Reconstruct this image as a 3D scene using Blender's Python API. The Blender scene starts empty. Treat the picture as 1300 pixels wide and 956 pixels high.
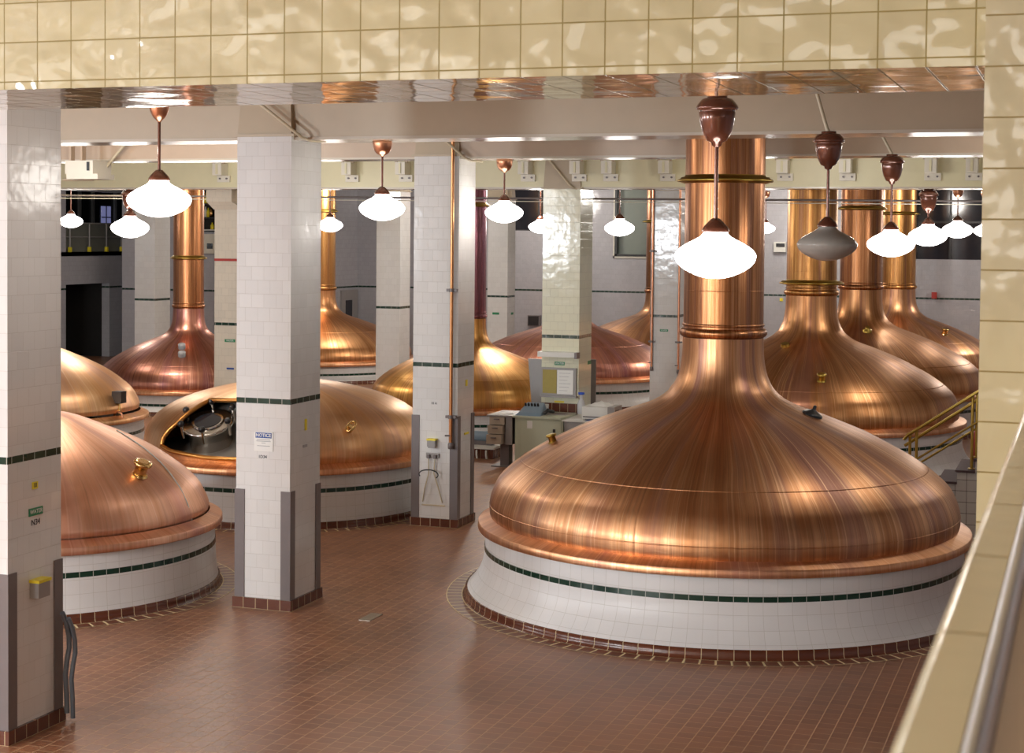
import bpy, math, random
from mathutils import Vector, Matrix
random.seed(7)
PI = math.pi
sc = bpy.context.scene
COL = sc.collection

# ------------------------------------------------------------------ camera
F, CX, CY = 2078.63, 650.0, 370.33
PITCH, YAW, ROLL = .03488, .33947, .009278
EYE = Vector((0, 0, 4.26))
fw = Vector((-math.sin(YAW)*math.cos(PITCH), math.cos(YAW)*math.cos(PITCH), -math.sin(PITCH)))
r0 = Vector((math.cos(YAW), math.sin(YAW), 0)); u0 = r0.cross(fw)
rt = r0*math.cos(ROLL) + u0*math.sin(ROLL)
up = u0*math.cos(ROLL) - r0*math.sin(ROLL)
cam_d = bpy.data.cameras.new('camera'); cam = bpy.data.objects.new('camera', cam_d); COL.objects.link(cam)
cam_d.sensor_width = 36; cam_d.lens = F/1300*36
cam_d.shift_y = (CY-478)/1300
cam_d.clip_start = .05; cam_d.clip_end = 200
cam_d.dof.use_dof = True; cam_d.dof.focus_distance = 19; cam_d.dof.aperture_fstop = 13
M = Matrix((rt, up, -fw)).transposed().to_4x4(); M.translation = EYE
cam.matrix_world = M
sc.camera = cam

# real-world points read from survey sight lines
def ray(x, y): return rt*((x-CX)/F) - up*((y-CY)/F) + fw
def atY(x, y, Y): v = ray(x, y); return EYE + v*(Y/v.y)
def atX(x, y, X): v = ray(x, y); return EYE + v*(X/v.x)
def atZ(x, y, z): v = ray(x, y); return EYE + v*((z-EYE.z)/v.z)

# ------------------------------------------------------------------ materials
def new_mat(name):
    m = bpy.data.materials.new(name); m.use_nodes = True
    nt = m.node_tree; b = nt.nodes['Principled BSDF']
    return m, nt, b
def N(nt, t, **k):
    n = nt.nodes.new(t)
    for a, v in k.items():
        if a.startswith('i_'): n.inputs[a[2:].replace('_', ' ')].default_value = v
        else: setattr(n, a, v)
    return n
def rgb(c): return (c[0], c[1], c[2], 1)
def srgb(r, g, b):
    f = lambda c: ((c/255+.055)/1.055)**2.4 if c/255 > .04045 else c/255/12.92
    return (f(r), f(g), f(b), 1)
def plain(name, col, rough=.5, metal=0, bump=0, bscale=40, var=.12, nscale=6, spec=.5, coat=0):
    m, nt, b = new_mat(name); L = nt.links
    tc = N(nt, 'ShaderNodeTexCoord')
    no = N(nt, 'ShaderNodeTexNoise'); no.inputs['Scale'].default_value = nscale; no.inputs['Detail'].default_value = 5
    L.new(tc.outputs['Object'], no.inputs['Vector'])
    mx = N(nt, 'ShaderNodeMix', data_type='RGBA')
    mx.inputs['A'].default_value = rgb([c*(1-var) for c in col[:3]]); mx.inputs['B'].default_value = rgb([min(1, c*(1+var)) for c in col[:3]])
    L.new(no.outputs['Fac'], mx.inputs['Factor']); L.new(mx.outputs['Result'], b.inputs['Base Color'])
    b.inputs['Roughness'].default_value = rough; b.inputs['Metallic'].default_value = metal
    b.inputs['Specular IOR Level'].default_value = spec; b.inputs['Coat Weight'].default_value = coat
    if bump:
        n2 = N(nt, 'ShaderNodeTexNoise'); n2.inputs['Scale'].default_value = bscale; L.new(tc.outputs['Object'], n2.inputs['Vector'])
        bp = N(nt, 'ShaderNodeBump'); bp.inputs['Strength'].default_value = bump; bp.inputs['Distance'].default_value = .01
        L.new(n2.outputs['Fac'], bp.inputs['Height']); L.new(bp.outputs['Normal'], b.inputs['Normal'])
    return m
def tile(name, c1, c2, cm, w=.155, h=.155, mortar=.0022, rough=.12, offset=0.0, wob=.12, wscale=7, mrough=.7, shift=(0, 0), dirt=0, rot=0, sep=0.0):
    m, nt, b = new_mat(name); L = nt.links
    uv = N(nt, 'ShaderNodeUVMap'); uv.uv_map = 'UVMap'
    mp = N(nt, 'ShaderNodeMapping'); mp.inputs['Location'].default_value = (shift[0], shift[1], 0); mp.inputs['Rotation'].default_value = (0, 0, rot)
    L.new(uv.outputs['UV'], mp.inputs['Vector'])
    br = N(nt, 'ShaderNodeTexBrick'); br.offset = offset; br.squash = 1; br.offset_frequency = 2
    br.inputs['Scale'].default_value = 1; br.inputs['Mortar Size'].default_value = mortar; br.inputs['Mortar Smooth'].default_value = .25
    br.inputs['Brick Width'].default_value = w; br.inputs['Row Height'].default_value = h; br.inputs['Bias'].default_value = 0
    br.inputs['Color1'].default_value = c1; br.inputs['Color2'].default_value = c2; br.inputs['Mortar'].default_value = cm
    L.new(mp.outputs['Vector'], br.inputs['Vector'])
    no = N(nt, 'ShaderNodeTexNoise'); no.inputs['Scale'].default_value = .8; no.inputs['Detail'].default_value = 6
    L.new(mp.outputs['Vector'], no.inputs['Vector'])
    mr = N(nt, 'ShaderNodeMapRange'); mr.inputs['To Min'].default_value = 1-dirt; mr.inputs['To Max'].default_value = 1+dirt
    mr.inputs['From Min'].default_value = .3; mr.inputs['From Max'].default_value = .7
    L.new(no.outputs['Fac'], mr.inputs['Value'])
    mu = N(nt, 'ShaderNodeVectorMath', operation='SCALE'); L.new(br.outputs['Color'], mu.inputs[0]); L.new(mr.outputs['Result'], mu.inputs['Scale'])
    L.new(mu.outputs['Vector'], b.inputs['Base Color'])
    rr = N(nt, 'ShaderNodeMapRange'); rr.inputs['To Min'].default_value = rough; rr.inputs['To Max'].default_value = mrough
    L.new(br.outputs['Fac'], rr.inputs['Value']); L.new(rr.outputs['Result'], b.inputs['Roughness'])
    # hand-glazed surface: gentle waviness, plus recessed grout
    wn = N(nt, 'ShaderNodeTexNoise'); wn.inputs['Scale'].default_value = wscale; wn.inputs['Detail'].default_value = 2
    L.new(mp.outputs['Vector'], wn.inputs['Vector'])
    b1 = N(nt, 'ShaderNodeBump'); b1.inputs['Strength'].default_value = wob; b1.inputs['Distance'].default_value = .05
    L.new(wn.outputs['Fac'], b1.inputs['Height'])
    b2 = N(nt, 'ShaderNodeBump', invert=True); b2.inputs['Strength'].default_value = .5; b2.inputs['Distance'].default_value = .003
    L.new(br.outputs['Fac'], b2.inputs['Height']); L.new(b1.outputs['Normal'], b2.inputs['Normal'])
    L.new(b2.outputs['Normal'], b.inputs['Normal'])
    return m
def copper(name, light, mid, dark, rlo=.2, rhi=.36, seed=0., streak=1.0, patina=.5, ufreq=5.):
    m, nt, b = new_mat(name); L = nt.links
    uv = N(nt, 'ShaderNodeUVMap'); uv.uv_map = 'UVMap'
    wn0 = N(nt, 'ShaderNodeTexNoise'); wn0.inputs['Scale'].default_value = .9; wn0.inputs['Detail'].default_value = 3; L.new(uv.outputs['UV'], wn0.inputs['Vector'])
    ws = N(nt, 'ShaderNodeVectorMath', operation='MULTIPLY'); L.new(wn0.outputs['Color'], ws.inputs[0]); ws.inputs[1].default_value = (.09, .3, 0)
    wv = N(nt, 'ShaderNodeVectorMath', operation='ADD'); L.new(uv.outputs['UV'], wv.inputs[0]); L.new(ws.outputs['Vector'], wv.inputs[1])
    def noise(sx, sy, det, off, rough=.6):
        mp = N(nt, 'ShaderNodeMapping'); mp.inputs['Scale'].default_value = (sx, sy, 1); mp.inputs['Location'].default_value = (off+seed, seed*1.7, seed)
        L.new(wv.outputs['Vector'], mp.inputs['Vector'])
        n = N(nt, 'ShaderNodeTexNoise'); n.inputs['Scale'].default_value = 1; n.inputs['Detail'].default_value = det; n.inputs['Roughness'].default_value = rough
        L.new(mp.outputs['Vector'], n.inputs['Vector']); return n.outputs['Fac']
    def rng(v, a, c, lo=0., hi=1.):
        r = N(nt, 'ShaderNodeMapRange'); r.inputs['From Min'].default_value = a; r.inputs['From Max'].default_value = c
        r.inputs['To Min'].default_value = lo; r.inputs['To Max'].default_value = hi; L.new(v, r.inputs['Value']); return r.outputs['Result']
    s1 = noise(ufreq, .28, 6, 0); s2 = noise(ufreq*6, .5, 4, 3.3); big = noise(.55, .5, 4, 9.1, .5)
    m1 = N(nt, 'ShaderNodeMix', data_type='RGBA'); m1.inputs['A'].default_value = mid; m1.inputs['B'].default_value = light
    L.new(rng(s1, .42, .68), m1.inputs['Factor'])
    mA = N(nt, 'ShaderNodeMath', operation='MULTIPLY'); L.new(rng(s2, .45, .75, 0, streak), mA.inputs[0]); L.new(rng(big, .35, .6, .35, 1), mA.inputs[1])
    m2 = N(nt, 'ShaderNodeMix', data_type='RGBA'); L.new(m1.outputs['Result'], m2.inputs['A']); m2.inputs['B'].default_value = dark
    L.new(mA.outputs['Value'], m2.inputs['Factor'])
    m3 = N(nt, 'ShaderNodeMix', data_type='RGBA'); L.new(m2.outputs['Result'], m3.inputs['A'])
    m3.inputs['B'].default_value = tuple(.5*(dark[i]+mid[i]) for i in range(3))+(1,)
    L.new(rng(big, .5, .75, 0, patina), m3.inputs['Factor'])
    L.new(m3.outputs['Result'], b.inputs['Base Color'])
    wide = noise(1.3, .13, 4, 21.3, .6)
    m4 = N(nt, 'ShaderNodeMix', data_type='RGBA'); L.new(m3.outputs['Result'], m4.inputs['A'])
    m4.inputs['B'].default_value = (dark[0]*1.15, dark[1]*1.25, dark[2]*2.0, 1)
    pm = rng(wide, .50, .64, 0, .75); L.new(pm, m4.inputs['Factor'])
    m5 = N(nt, 'ShaderNodeMix', data_type='RGBA'); L.new(m4.outputs['Result'], m5.inputs['A'])
    m5.inputs['B'].default_value = (min(1, light[0]*1.08), light[1]*1.25, light[2]*1.35, 1)
    L.new(rng(noise(ufreq*7, .20, 4, 31.7, .6), .56, .66, 0, .75*streak+.1), m5.inputs['Factor'])
    m6 = N(nt, 'ShaderNodeMix', data_type='RGBA'); L.new(m5.outputs['Result'], m6.inputs['A'])
    m6.inputs['B'].default_value = (dark[0]*.6, dark[1]*.55, dark[2]*.6, 1)
    L.new(rng(noise(ufreq*4, .35, 5, 44.2, .65), .60, .70, 0, .8*streak), m6.inputs['Factor'])
    L.new(m6.outputs['Result'], b.inputs['Base Color'])
    L.new(rng(pm, 0, .75, 1, .72), b.inputs['Metallic'])
    L.new(rng(s2, .3, .7, rlo, rhi), b.inputs['Roughness'])
    fine = noise(ufreq*14, 1.2, 3, 5.5)
    hm = N(nt, 'ShaderNodeTexNoise'); hm.inputs['Scale'].default_value = 2.2; hm.inputs['Detail'].default_value = 2
    L.new(uv.outputs['UV'], hm.inputs['Vector'])
    b1 = N(nt, 'ShaderNodeBump'); b1.inputs['Strength'].default_value = .12; b1.inputs['Distance'].default_value = .03
    L.new(hm.outputs['Fac'], b1.inputs['Height'])
    b2 = N(nt, 'ShaderNodeBump'); b2.inputs['Strength'].default_value = .15; b2.inputs['Distance'].default_value = .002
    L.new(fine, b2.inputs['Height']); L.new(b1.outputs['Normal'], b2.inputs['Normal']); L.new(b2.outputs['Normal'], b.inputs['Normal'])
    return m
def emis(name, col, s):
    m, nt, b = new_mat(name)
    b.inputs['Base Color'].default_value = (.9, .9, .88, 1); b.inputs['Roughness'].default_value = .25
    b.inputs['Emission Color'].default_value = rgb(col); b.inputs['Emission Strength'].default_value = s
    no = N(nt, 'ShaderNodeTexNoise'); no.inputs['Scale'].default_value = 3
    mr = N(nt, 'ShaderNodeMapRange'); mr.inputs['To Min'].default_value = s*.97; mr.inputs['To Max'].default_value = s*1.03
    nt.links.new(no.outputs['Fac'], mr.inputs['Value']); nt.links.new(mr.outputs['Result'], b.inputs['Emission Strength'])
    return m

WT1, WT2, WTM = (.74, .73, .72, 1), (.70, .69, .68, 1), (.55, .53, .50, 1)
M_white = tile('white_glazed_tile', WT1, WT2, WTM, offset=.5, mortar=.0016, rough=.12, wob=.07, wscale=4)
M_plinth = tile('white_plinth_tile', (.74, .73, .73, 1), (.71, .70, .70, 1), (.52, .50, .46, 1), mortar=.0018, rough=.38, wob=.05, dirt=.04)
M_cream = tile('cream_glazed_tile', (.53, .475, .30, 1), (.49, .435, .275, 1), (.27, .21, .07, 1), w=.1555, h=.1555, mortar=.0028, rough=.05, wob=.55, wscale=3.6)
M_soff = tile('cream_soffit_tile', (.53, .475, .30, 1), (.49, .435, .275, 1), (.12, .09, .03, 1), w=.1555, h=.1555, mortar=.0035, rough=.05, wob=.10, wscale=3)
M_pier = tile('cream_pier_tile', (.56, .50, .33, 1), (.53, .47, .31, 1), (.28, .21, .08, 1), w=.31, h=.155, mortar=.0028, rough=.05, wob=.3, wscale=5, shift=(.11, .02))
M_cream_w = tile('ivory_glazed_tile', (.78, .77, .60, 1), (.74, .74, .58, 1), (.5, .48, .38, 1), offset=.5, mortar=.0016, rough=.12, wob=.07, wscale=4)
M_beige = tile('beige_glazed_tile', (.70, .63, .52, 1), (.66, .60, .50, 1), (.45, .40, .33, 1), offset=.5, mortar=.0016, rough=.12, wob=.1)
M_green = tile('dark_green_tile', (.006, .030, .019, 1), (.010, .042, .026, 1), (.50, .50, .45, 1), w=.155, h=.3, mortar=.0035, rough=.2, wob=.1)
M_brown = tile('brown_skirting_tile', (.125, .036, .017, 1), (.10, .028, .014, 1), (.50, .38, .22, 1), w=.155, h=.4, mortar=.0045, rough=.25, wob=.08)
M_floor = tile('red_quarry_tile', (.30, .122, .058, 1), (.235, .092, .045, 1), (.50, .31, .18, 1), w=.155, h=.155, mortar=.0058, rough=.34, wob=.06, offset=.5, dirt=.16, rot=PI/2, mrough=.6)
M_ring = tile('ring_quarry_tile', (.21, .078, .045, 1), (.18, .068, .04, 1), (.80, .66, .38, 1), w=.155, h=.19, mortar=.012, rough=.35, wob=.05, shift=(0, .0))
M_wallgrey = tile('grey_wall_tile', (.46, .45, .48, 1), (.43, .42, .45, 1), (.30, .29, .31, 1), mortar=.002, rough=.12, wob=.1, offset=.5)
M_darkgrid = tile('white_tile_dark_grout', (.68, .66, .62, 1), (.62, .60, .57, 1), (.10, .08, .07, 1), mortar=.004, rough=.15, wob=.05)
M_paint = plain('cream_paint', (.46, .37, .26), .4, bump=.06, bscale=14, var=.05)
M_paint_y = plain('pale_yellow_paint', (.72, .67, .44), .4, bump=.05, bscale=14, var=.04)
M_paint_t = plain('tan_paint', (.48, .36, .26), .4, bump=.06, bscale=14, var=.05)
M_paint_w = plain('off_white_paint', (.74, .70, .60), .4, bump=.05, bscale=20, var=.04)
M_lip = plain('glossy_beam_edge', (.60, .54, .45), .18, var=.03)
M_ceil = plain('ceiling_paint', (.55, .48, .38), .6, var=.05)
M_cu = copper('aged_copper', (.80, .46, .25, 1), (.57, .275, .125, 1), (.22, .09, .05, 1), .30, .46, 0, .75, .55)
M_cu2 = copper('warm_copper', (.78, .42, .20, 1), (.56, .26, .105, 1), (.24, .09, .042, 1), .29, .44, 4.2, .7, .5)
M_cug = copper('golden_copper', (.90, .58, .33, 1), (.80, .45, .22, 1), (.48, .24, .11, 1), .32, .46, 8.4, .5, .3, 4.)
M_cup = copper('pink_copper', (.90, .55, .38, 1), (.80, .42, .26, 1), (.50, .22, .12, 1), .33, .48, 12.1, .5, .3, 4.)
M_cum = copper('mauve_copper', (.74, .38, .26, 1), (.54, .23, .16, 1), (.26, .085, .075, 1), .26, .40, 15.7, .8, .5)
M_stk = copper('chimney_copper', (.66, .32, .15, 1), (.38, .155, .06, 1), (.15, .055, .028, 1), .26, .40, 2.3, 1.0, .6, 5.)
M_stg = copper('gilded_chimney_copper', (.74, .40, .14, 1), (.46, .21, .065, 1), (.19, .07, .03, 1), .27, .40, 6.3, .85, .4, 7.)
M_stm = copper('purple_chimney_copper', (.42, .20, .22, 1), (.26, .10, .13, 1), (.14, .05, .06, 1), .2, .34, 9.3, .6, .4, 7.)
M_cu7 = copper('amber_copper', (.86, .50, .17, 1), (.66, .33, .085, 1), (.30, .12, .035, 1), .28, .42, 18.2, .6, .4)
M_rim = copper('polished_rim_copper', (.90, .52, .30, 1), (.76, .39, .20, 1), (.46, .19, .09, 1), .30, .42, 3.1, .5, .3, 5.)
M_brass = plain('old_brass', (.48, .34, .08), .32, 1, bump=.05)
M_brassy = plain('bright_brass', (.72, .47, .18), .22, 1, var=.1)
M_cbrown = plain('brown_lacquered_copper', (.15, .05, .028), .22, .35, var=.15, coat=.6)
M_cupfit = plain('copper_fitting', (.62, .30, .18), .3, 1, var=.12)
M_steel = plain('stainless_steel', (.58, .56, .53), .18, 1, bump=.03, bscale=6)
M_steel2 = plain('satin_steel', (.55, .52, .47), .36, .55, bump=.25, bscale=2.5, var=.15, nscale=3)
M_steel_r = plain('brushed_steel_rail', (.62, .62, .68), .3, 1, var=.05)
M_guard = plain('grey_guard_paint', (.17, .145, .145), .35, var=.08)
M_gcab = plain('pale_green_enamel', (.52, .55, .42), .35, var=.03)
M_gry = plain('grey_enamel', (.30, .28, .27), .4, var=.06)
M_panel = plain('grey_screen_panel', (.30, .30, .31), .3, var=.05)
M_tan = plain('tan_drawer_front', (.42, .34, .26), .4, var=.06)
M_blue = plain('blue_grey_plastic', (.20, .28, .36), .4, var=.04)
M_blk = plain('black_plastic', (.015, .015, .017), .3, var=.2)
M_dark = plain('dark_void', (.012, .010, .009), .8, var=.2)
M_darkw = plain('dark_glass', (.02, .022, .03), .08, var=.2)
M_offw = plain('off_white_plastic', (.70, .69, .64), .4, var=.03)
M_paper = plain('white_paper', (.80, .79, .76), .7, var=.03)
M_olive = plain('olive_cork', (.36, .29, .08), .7, var=.1, nscale=30)
M_yel = plain('yellow_label', (.80, .66, .03), .4, var=.03)
M_grn = plain('green_label', (.015, .22, .09), .35, var=.05)
M_blu = plain('blue_label', (.008, .06, .30), .35, var=.03)
M_ink = plain('dark_ink', (.04, .04, .05), .6, var=.05)
M_red = plain('red_paint', (.42, .03, .02), .35, var=.08)
M_hose = plain('blue_grey_rubber', (.12, .14, .17), .5, var=.1)
M_tread = plain('purple_brown_tread', (.085, .05, .055), .75, var=.1)
M_beigepipe = plain('beige_conduit', (.55, .47, .33), .4, var=.05)
M_pipecu = plain('copper_pipe', (.52, .25, .11), .3, .9, var=.15, nscale=3)
M_cap = plain('grey_cap', (.34, .34, .36), .5, var=.06)
M_glob = emis('lit_opal_glass', (1, .955, .90), 15)
M_off = plain('unlit_opal_glass', (.36, .34, .31), .15, var=.08, nscale=9)
M_win = emis('bluish_window_light', (.35, .38, .80), .30)
M_gpan = plain('dim_grey_panel', (.17, .17, .145), .4, var=.08)
M_wall_g = plain('grey_wall_paint', (.34, .33, .30), .5, var=.06)
M_bott = plain('clear_plastic_bottle', (.55, .56, .58), .1, var=.05)
M_bcap = plain('blue_bottle_cap', (.03, .10, .60), .35, var=.05)

# ------------------------------------------------------------------ mesh building
class MB:
    def __init__(s): s.v = []; s.f = []; s.m = []; s.uv = []; s.sm = []; s.mats = []
    def mi(s, mat):
        if mat not in s.mats: s.mats.append(mat)
        return s.mats.index(mat)
    def face(s, pts, mat, uvs=None, smooth=False):
        n = len(s.v); s.v += [tuple(p) for p in pts]; s.f.append(list(range(n, n+len(pts)))); s.m.append(s.mi(mat)); s.sm.append(smooth)
        if uvs is None:
            a = Vector(pts[1])-Vector(pts[0]); b = Vector(pts[-1])-Vector(pts[0]); nn = a.cross(b)
            ax = max(range(3), key=lambda i: abs(nn[i]))
            if ax == 0: uvs = [(p[1], p[2]) for p in pts]
            elif ax == 1: uvs = [(p[0], p[2]) for p in pts]
            else: uvs = [(p[0], p[1]) for p in pts]
        s.uv.append(uvs)
    def box(s, x0, x1, y0, y1, z0, z1, mat, top=None, bottom=True):
        P = lambda x, y, z: (x, y, z)
        x0, x1 = min(x0, x1), max(x0, x1); y0, y1 = min(y0, y1), max(y0, y1); z0, z1 = min(z0, z1), max(z0, z1)
        s.face([P(x0, y0, z0), P(x1, y0, z0), P(x1, y0, z1), P(x0, y0, z1)], mat)
        s.face([P(x1, y1, z0), P(x0, y1, z0), P(x0, y1, z1), P(x1, y1, z1)], mat)
        s.face([P(x0, y1, z0), P(x0, y0, z0), P(x0, y0, z1), P(x0, y1, z1)], mat)
        s.face([P(x1, y0, z0), P(x1, y1, z0), P(x1, y1, z1), P(x1, y0, z1)], mat)
        s.face([P(x0, y0, z1), P(x1, y0, z1), P(x1, y1, z1), P(x0, y1, z1)], top or mat)
        if bottom: s.face([P(x0, y1, z0), P(x1, y1, z0), P(x1, y0, z0), P(x0, y0, z0)], mat)
        return s
    def hexa(s, bot, top, mat):
        s.face(bot[::-1], mat); s.face(top, mat)
        for i in range(4):
            j = (i+1) % 4; s.face([bot[i], bot[j], top[j], top[i]], mat)
        return s
    def grid(s, rows, mat, uvf, closed=True, smooth=True):
        n0 = len(s.v); nc = len(rows[0])
        for r in rows: s.v += [tuple(p) for p in r]
        mi = s.mi(mat)
        for i in range(len(rows)-1):
            for j in range(nc if closed else nc-1):
                k = (j+1) % nc
                s.f.append([n0+i*nc+j, n0+i*nc+k, n0+(i+1)*nc+k, n0+(i+1)*nc+j]); s.m.append(mi); s.sm.append(smooth)
                s.uv.append([uvf(i, j), uvf(i, j+1), uvf(i+1, j+1), uvf(i+1, j)])
        return s
    def lathe(s, cx, cy, prof, mat, seg=48, z0=0, R=None, keep=None, a0=PI/2, smooth=True):
        """prof: (r, z) from bottom to top"""
        R = R or max(p[0] for p in prof); arc = [prof[0][1]]
        for a, b in zip(prof, prof[1:]): arc.append(arc[-1]+math.hypot(b[0]-a[0], b[1]-a[1]))
        n0 = len(s.v); mi = s.mi(mat)
        for r, z in prof:
            for j in range(seg):
                t = a0+2*PI*j/seg; s.v.append((cx+r*math.cos(t), cy+r*math.sin(t), z0+z))
        for i in range(len(prof)-1):
            for j in range(seg):
                k = (j+1) % seg
                if keep and not keep(a0+2*PI*(j+.5)/seg, (prof[i][0]+prof[i+1][0])/2, (prof[i][1]+prof[i+1][1])/2): continue
                s.f.append([n0+i*seg+j, n0+i*seg+k, n0+(i+1)*seg+k, n0+(i+1)*seg+j]); s.m.append(mi); s.sm.append(smooth)
                u0_, u1_ = 2*PI*j/seg*R, 2*PI*(j+1)/seg*R
                s.uv.append([(u0_, arc[i]), (u1_, arc[i]), (u1_, arc[i+1]), (u0_, arc[i+1])])
        return s
    def tube(s, pts, r, mat, seg=10, closed=False, caps=True):
        pts = [Vector(p) for p in pts]; rows = []; n = len(pts); nrm = None
        for i, p in enumerate(pts):
            a = pts[(i-1) % n] if (i > 0 or closed) else p; b = pts[(i+1) % n] if (i < n-1 or closed) else p
            t = (b-a).normalized()
            if nrm is None:
                nrm = t.cross(Vector((0, 0, 1)));
                if nrm.length < .1: nrm = t.cross(Vector((1, 0, 0)))
                nrm.normalize()
            nrm = (nrm - t*nrm.dot(t)).normalized(); bn = t.cross(nrm)
            rad = r[i] if isinstance(r, (list, tuple)) else r
            rows.append([p+(nrm*math.cos(2*PI*k/seg)+bn*math.sin(2*PI*k/seg))*rad for k in range(seg)])
        if closed: rows.append(rows[0])
        s.grid(rows, mat, lambda i, j: (j/seg*.3, i*.1))
        if caps and not closed:
            s.face(rows[0][::-1], mat); s.face(rows[-1], mat)
        return s
    def cyl(s, p0, p1, r0_, r1_, mat, seg=20): return s.tube([p0, p1], [r0_, r1_], mat, seg)
    def build(s, name, parent=None, origin=None):
        o3 = Vector((0, 0, 0))
        if parent is not None: o3 = ORG[parent.name]
        elif origin is not None: o3 = Vector(origin)
        me = bpy.data.meshes.new(name)
        me.from_pydata([(v[0]-o3.x, v[1]-o3.y, v[2]-o3.z) for v in s.v], [], s.f)
        for m in s.mats: me.materials.append(m)
        me.polygons.foreach_set('material_index', s.m); me.polygons.foreach_set('use_smooth', s.sm)
        uvl = me.uv_layers.new(name='UVMap'); flat = []
        for u in s.uv:
            for a in u: flat += [a[0], a[1]]
        uvl.data.foreach_set('uv', flat); me.update()
        o = bpy.data.objects.new(name, me); COL.objects.link(o)
        if parent is not None: o.parent = parent
        else: o.location = o3
        ORG[o.name] = o3
        return o
ORG = {}
def thing(name, label, cat, loc, group=None, kind=None):
    o = bpy.data.objects.new(name, None); COL.objects.link(o); o.location = loc; o.empty_display_size = .2
    ORG[o.name] = Vector(loc); return tag(o, label, cat, group, kind)
def tag(o, label, cat, group=None, kind=None):
    o['label'] = label; o['category'] = cat
    if group: o['group'] = group
    if kind: o['kind'] = kind
    return o
def struct(mb, name):
    o = mb.build(name); o['kind'] = 'structure'; return o
def text(s, parent, loc, size, mat, normal='-y', name='lettering', bold=0.0, label=None):
    cu = bpy.data.curves.new(name, 'FONT'); cu.body = s; cu.size = size; cu.align_x = 'CENTER'; cu.align_y = 'CENTER'; cu.extrude = .001; cu.offset = bold
    cu.materials.append(mat)
    tmp = bpy.data.objects.new(name+'_tmp', cu); COL.objects.link(tmp)
    me = bpy.data.meshes.new_from_object(tmp); bpy.data.objects.remove(tmp); me.name = name
    o = bpy.data.objects.new(name, me); COL.objects.link(o); o.parent = parent
    o.location = Vector(loc)-ORG[parent.name]
    o.rotation_euler = (PI/2, 0, 0) if normal == '-y' else (PI/2, 0, PI/2)
    ORG[o.name] = ORG[parent.name]
    if label: o['label'] = label
    return o

# ------------------------------------------------------------------ room shell
CEIL = 6.25; TOP = 6.235
f = MB(); f.box(-36, 5, -9, 54, -.2, 0, M_floor); struct(f, 'floor')
c = MB(); c.box(-36, 5, -9, 54, CEIL, CEIL+.2, M_ceil); struct(c, 'ceiling')
def banded(mb, fn, z0, z1, mat, band=True, zb=2.33):
    """vertical wall surfaces with the green tile line"""
    if not band or z0 > zb or z1 < zb+.06: fn(z0, z1, mat); return
    fn(z0, zb, mat); fn(zb, zb+.06, M_green); fn(zb+.06, z1, mat)
w = MB()
for x0, x1, z0, z1 in ((-24.7, -18.9, 0, CEIL), (-18.9, -17.6, 0, 4.4), (-17.6, -15.12, 0, CEIL), (-15.12, -14.0, 0, 3.57), (-14.0, -5.3, 0, CEIL), (-5.3, 5, 0, 3.6)):
    banded(w, lambda a, b, m: w.box(x0, x1, 53.3, 53.6, a, b, m), z0, z1, M_wallgrey)
struct(w, 'wall_back')
w = MB()
banded(w, lambda a, b, m: w.box(-25, -24.7, 46.5, 53.6, a, b, m), 0, CEIL, M_wallgrey)
banded(w, lambda a, b, m: w.box(-30.03, -25.0, 46.5, 46.8, a, b, m), 0, CEIL, M_wallgrey)
banded(w, lambda a, b, m: w.box(-31.3, -30.03, 48.95, 49.2, a, b, m), 0, CEIL, M_wallgrey)
banded(w, lambda a, b, m: w.box(-30.03, -29.8, 46.8, 48.95, a, b, m), 0, CEIL, M_wallgrey)
struct(w, 'wall_inner')
w = MB()
banded(w, lambda a, b, m: w.box(-31.6, -31.3, -9, 45.2, a, b, m), 0, CEIL, M_wallgrey)
w.box(-31.6, -31.3, 45.2, 47.7, 2.5, 3.56, M_wallgrey)
banded(w, lambda a, b, m: w.box(-31.6, -31.3, 47.7, 48.95, a, b, m), 0, 3.56, M_wallgrey)
w.box(-31.6, -31.3, 45.2, 48.95, 5.55, CEIL, M_wallgrey)
struct(w, 'wall_left')
w = MB(); w.box(4.7, 5, -9, 54, 0, CEIL, M_wallgrey); struct(w, 'wall_right')
w = MB(); w.box(-36, 5, -9.3, -9, 0, CEIL, M_beige); struct(w, 'wall_front')
# dark doorway and the gallery above it, their unlit depth coloured near-black
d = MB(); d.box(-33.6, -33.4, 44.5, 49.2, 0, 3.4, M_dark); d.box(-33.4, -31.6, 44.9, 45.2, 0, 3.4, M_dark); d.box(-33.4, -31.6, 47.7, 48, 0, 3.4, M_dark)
d.box(-32.6, -32.5, 46.2, 46.9, .2, 2.2, M_blk)
struct(d, 'door_1')
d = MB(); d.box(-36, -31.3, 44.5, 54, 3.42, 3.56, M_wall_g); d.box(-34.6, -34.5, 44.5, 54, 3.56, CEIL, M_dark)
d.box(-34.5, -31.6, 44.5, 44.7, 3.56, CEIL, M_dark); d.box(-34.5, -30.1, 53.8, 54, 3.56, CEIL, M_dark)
struct(d, 'wall_gallery')
wn = MB()
wa = atX(84, 263, -34.4); wb = atX(160, 263, -34.4)
wn.box(-34.48, -34.44, 44.6, 53.7, 4.0, 5.9, M_darkw)
for px_ in (101, 118, 146): q = atX(px_, 263, -34.4); wn.box(-34.44, -34.36, q.y-.06, q.y+.06, 3.9, 6.0, M_cap)
qa = atX(129, 290, -34.4); qb = atX(141, 262, -34.4)
wn.box(-34.43, -34.41, qa.y, qb.y, qa.z, qb.z, M_win); ym = (qa.y+qb.y)/2
wn.box(-34.41, -34.39, ym-.02, ym+.02, qa.z, qb.z, M_blk); wn.box(-34.41, -34.39, qa.y, qb.y, (qa.z+qb.z)/2-.02, (qa.z+qb.z)/2+.02, M_blk)
struct(wn, 'window_1')
g = thing('gallery_railing', 'thin grey balustrade in front of the dark upper gallery on the far wall', 'railing', (-31.35, 46.9, 3.56))
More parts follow.
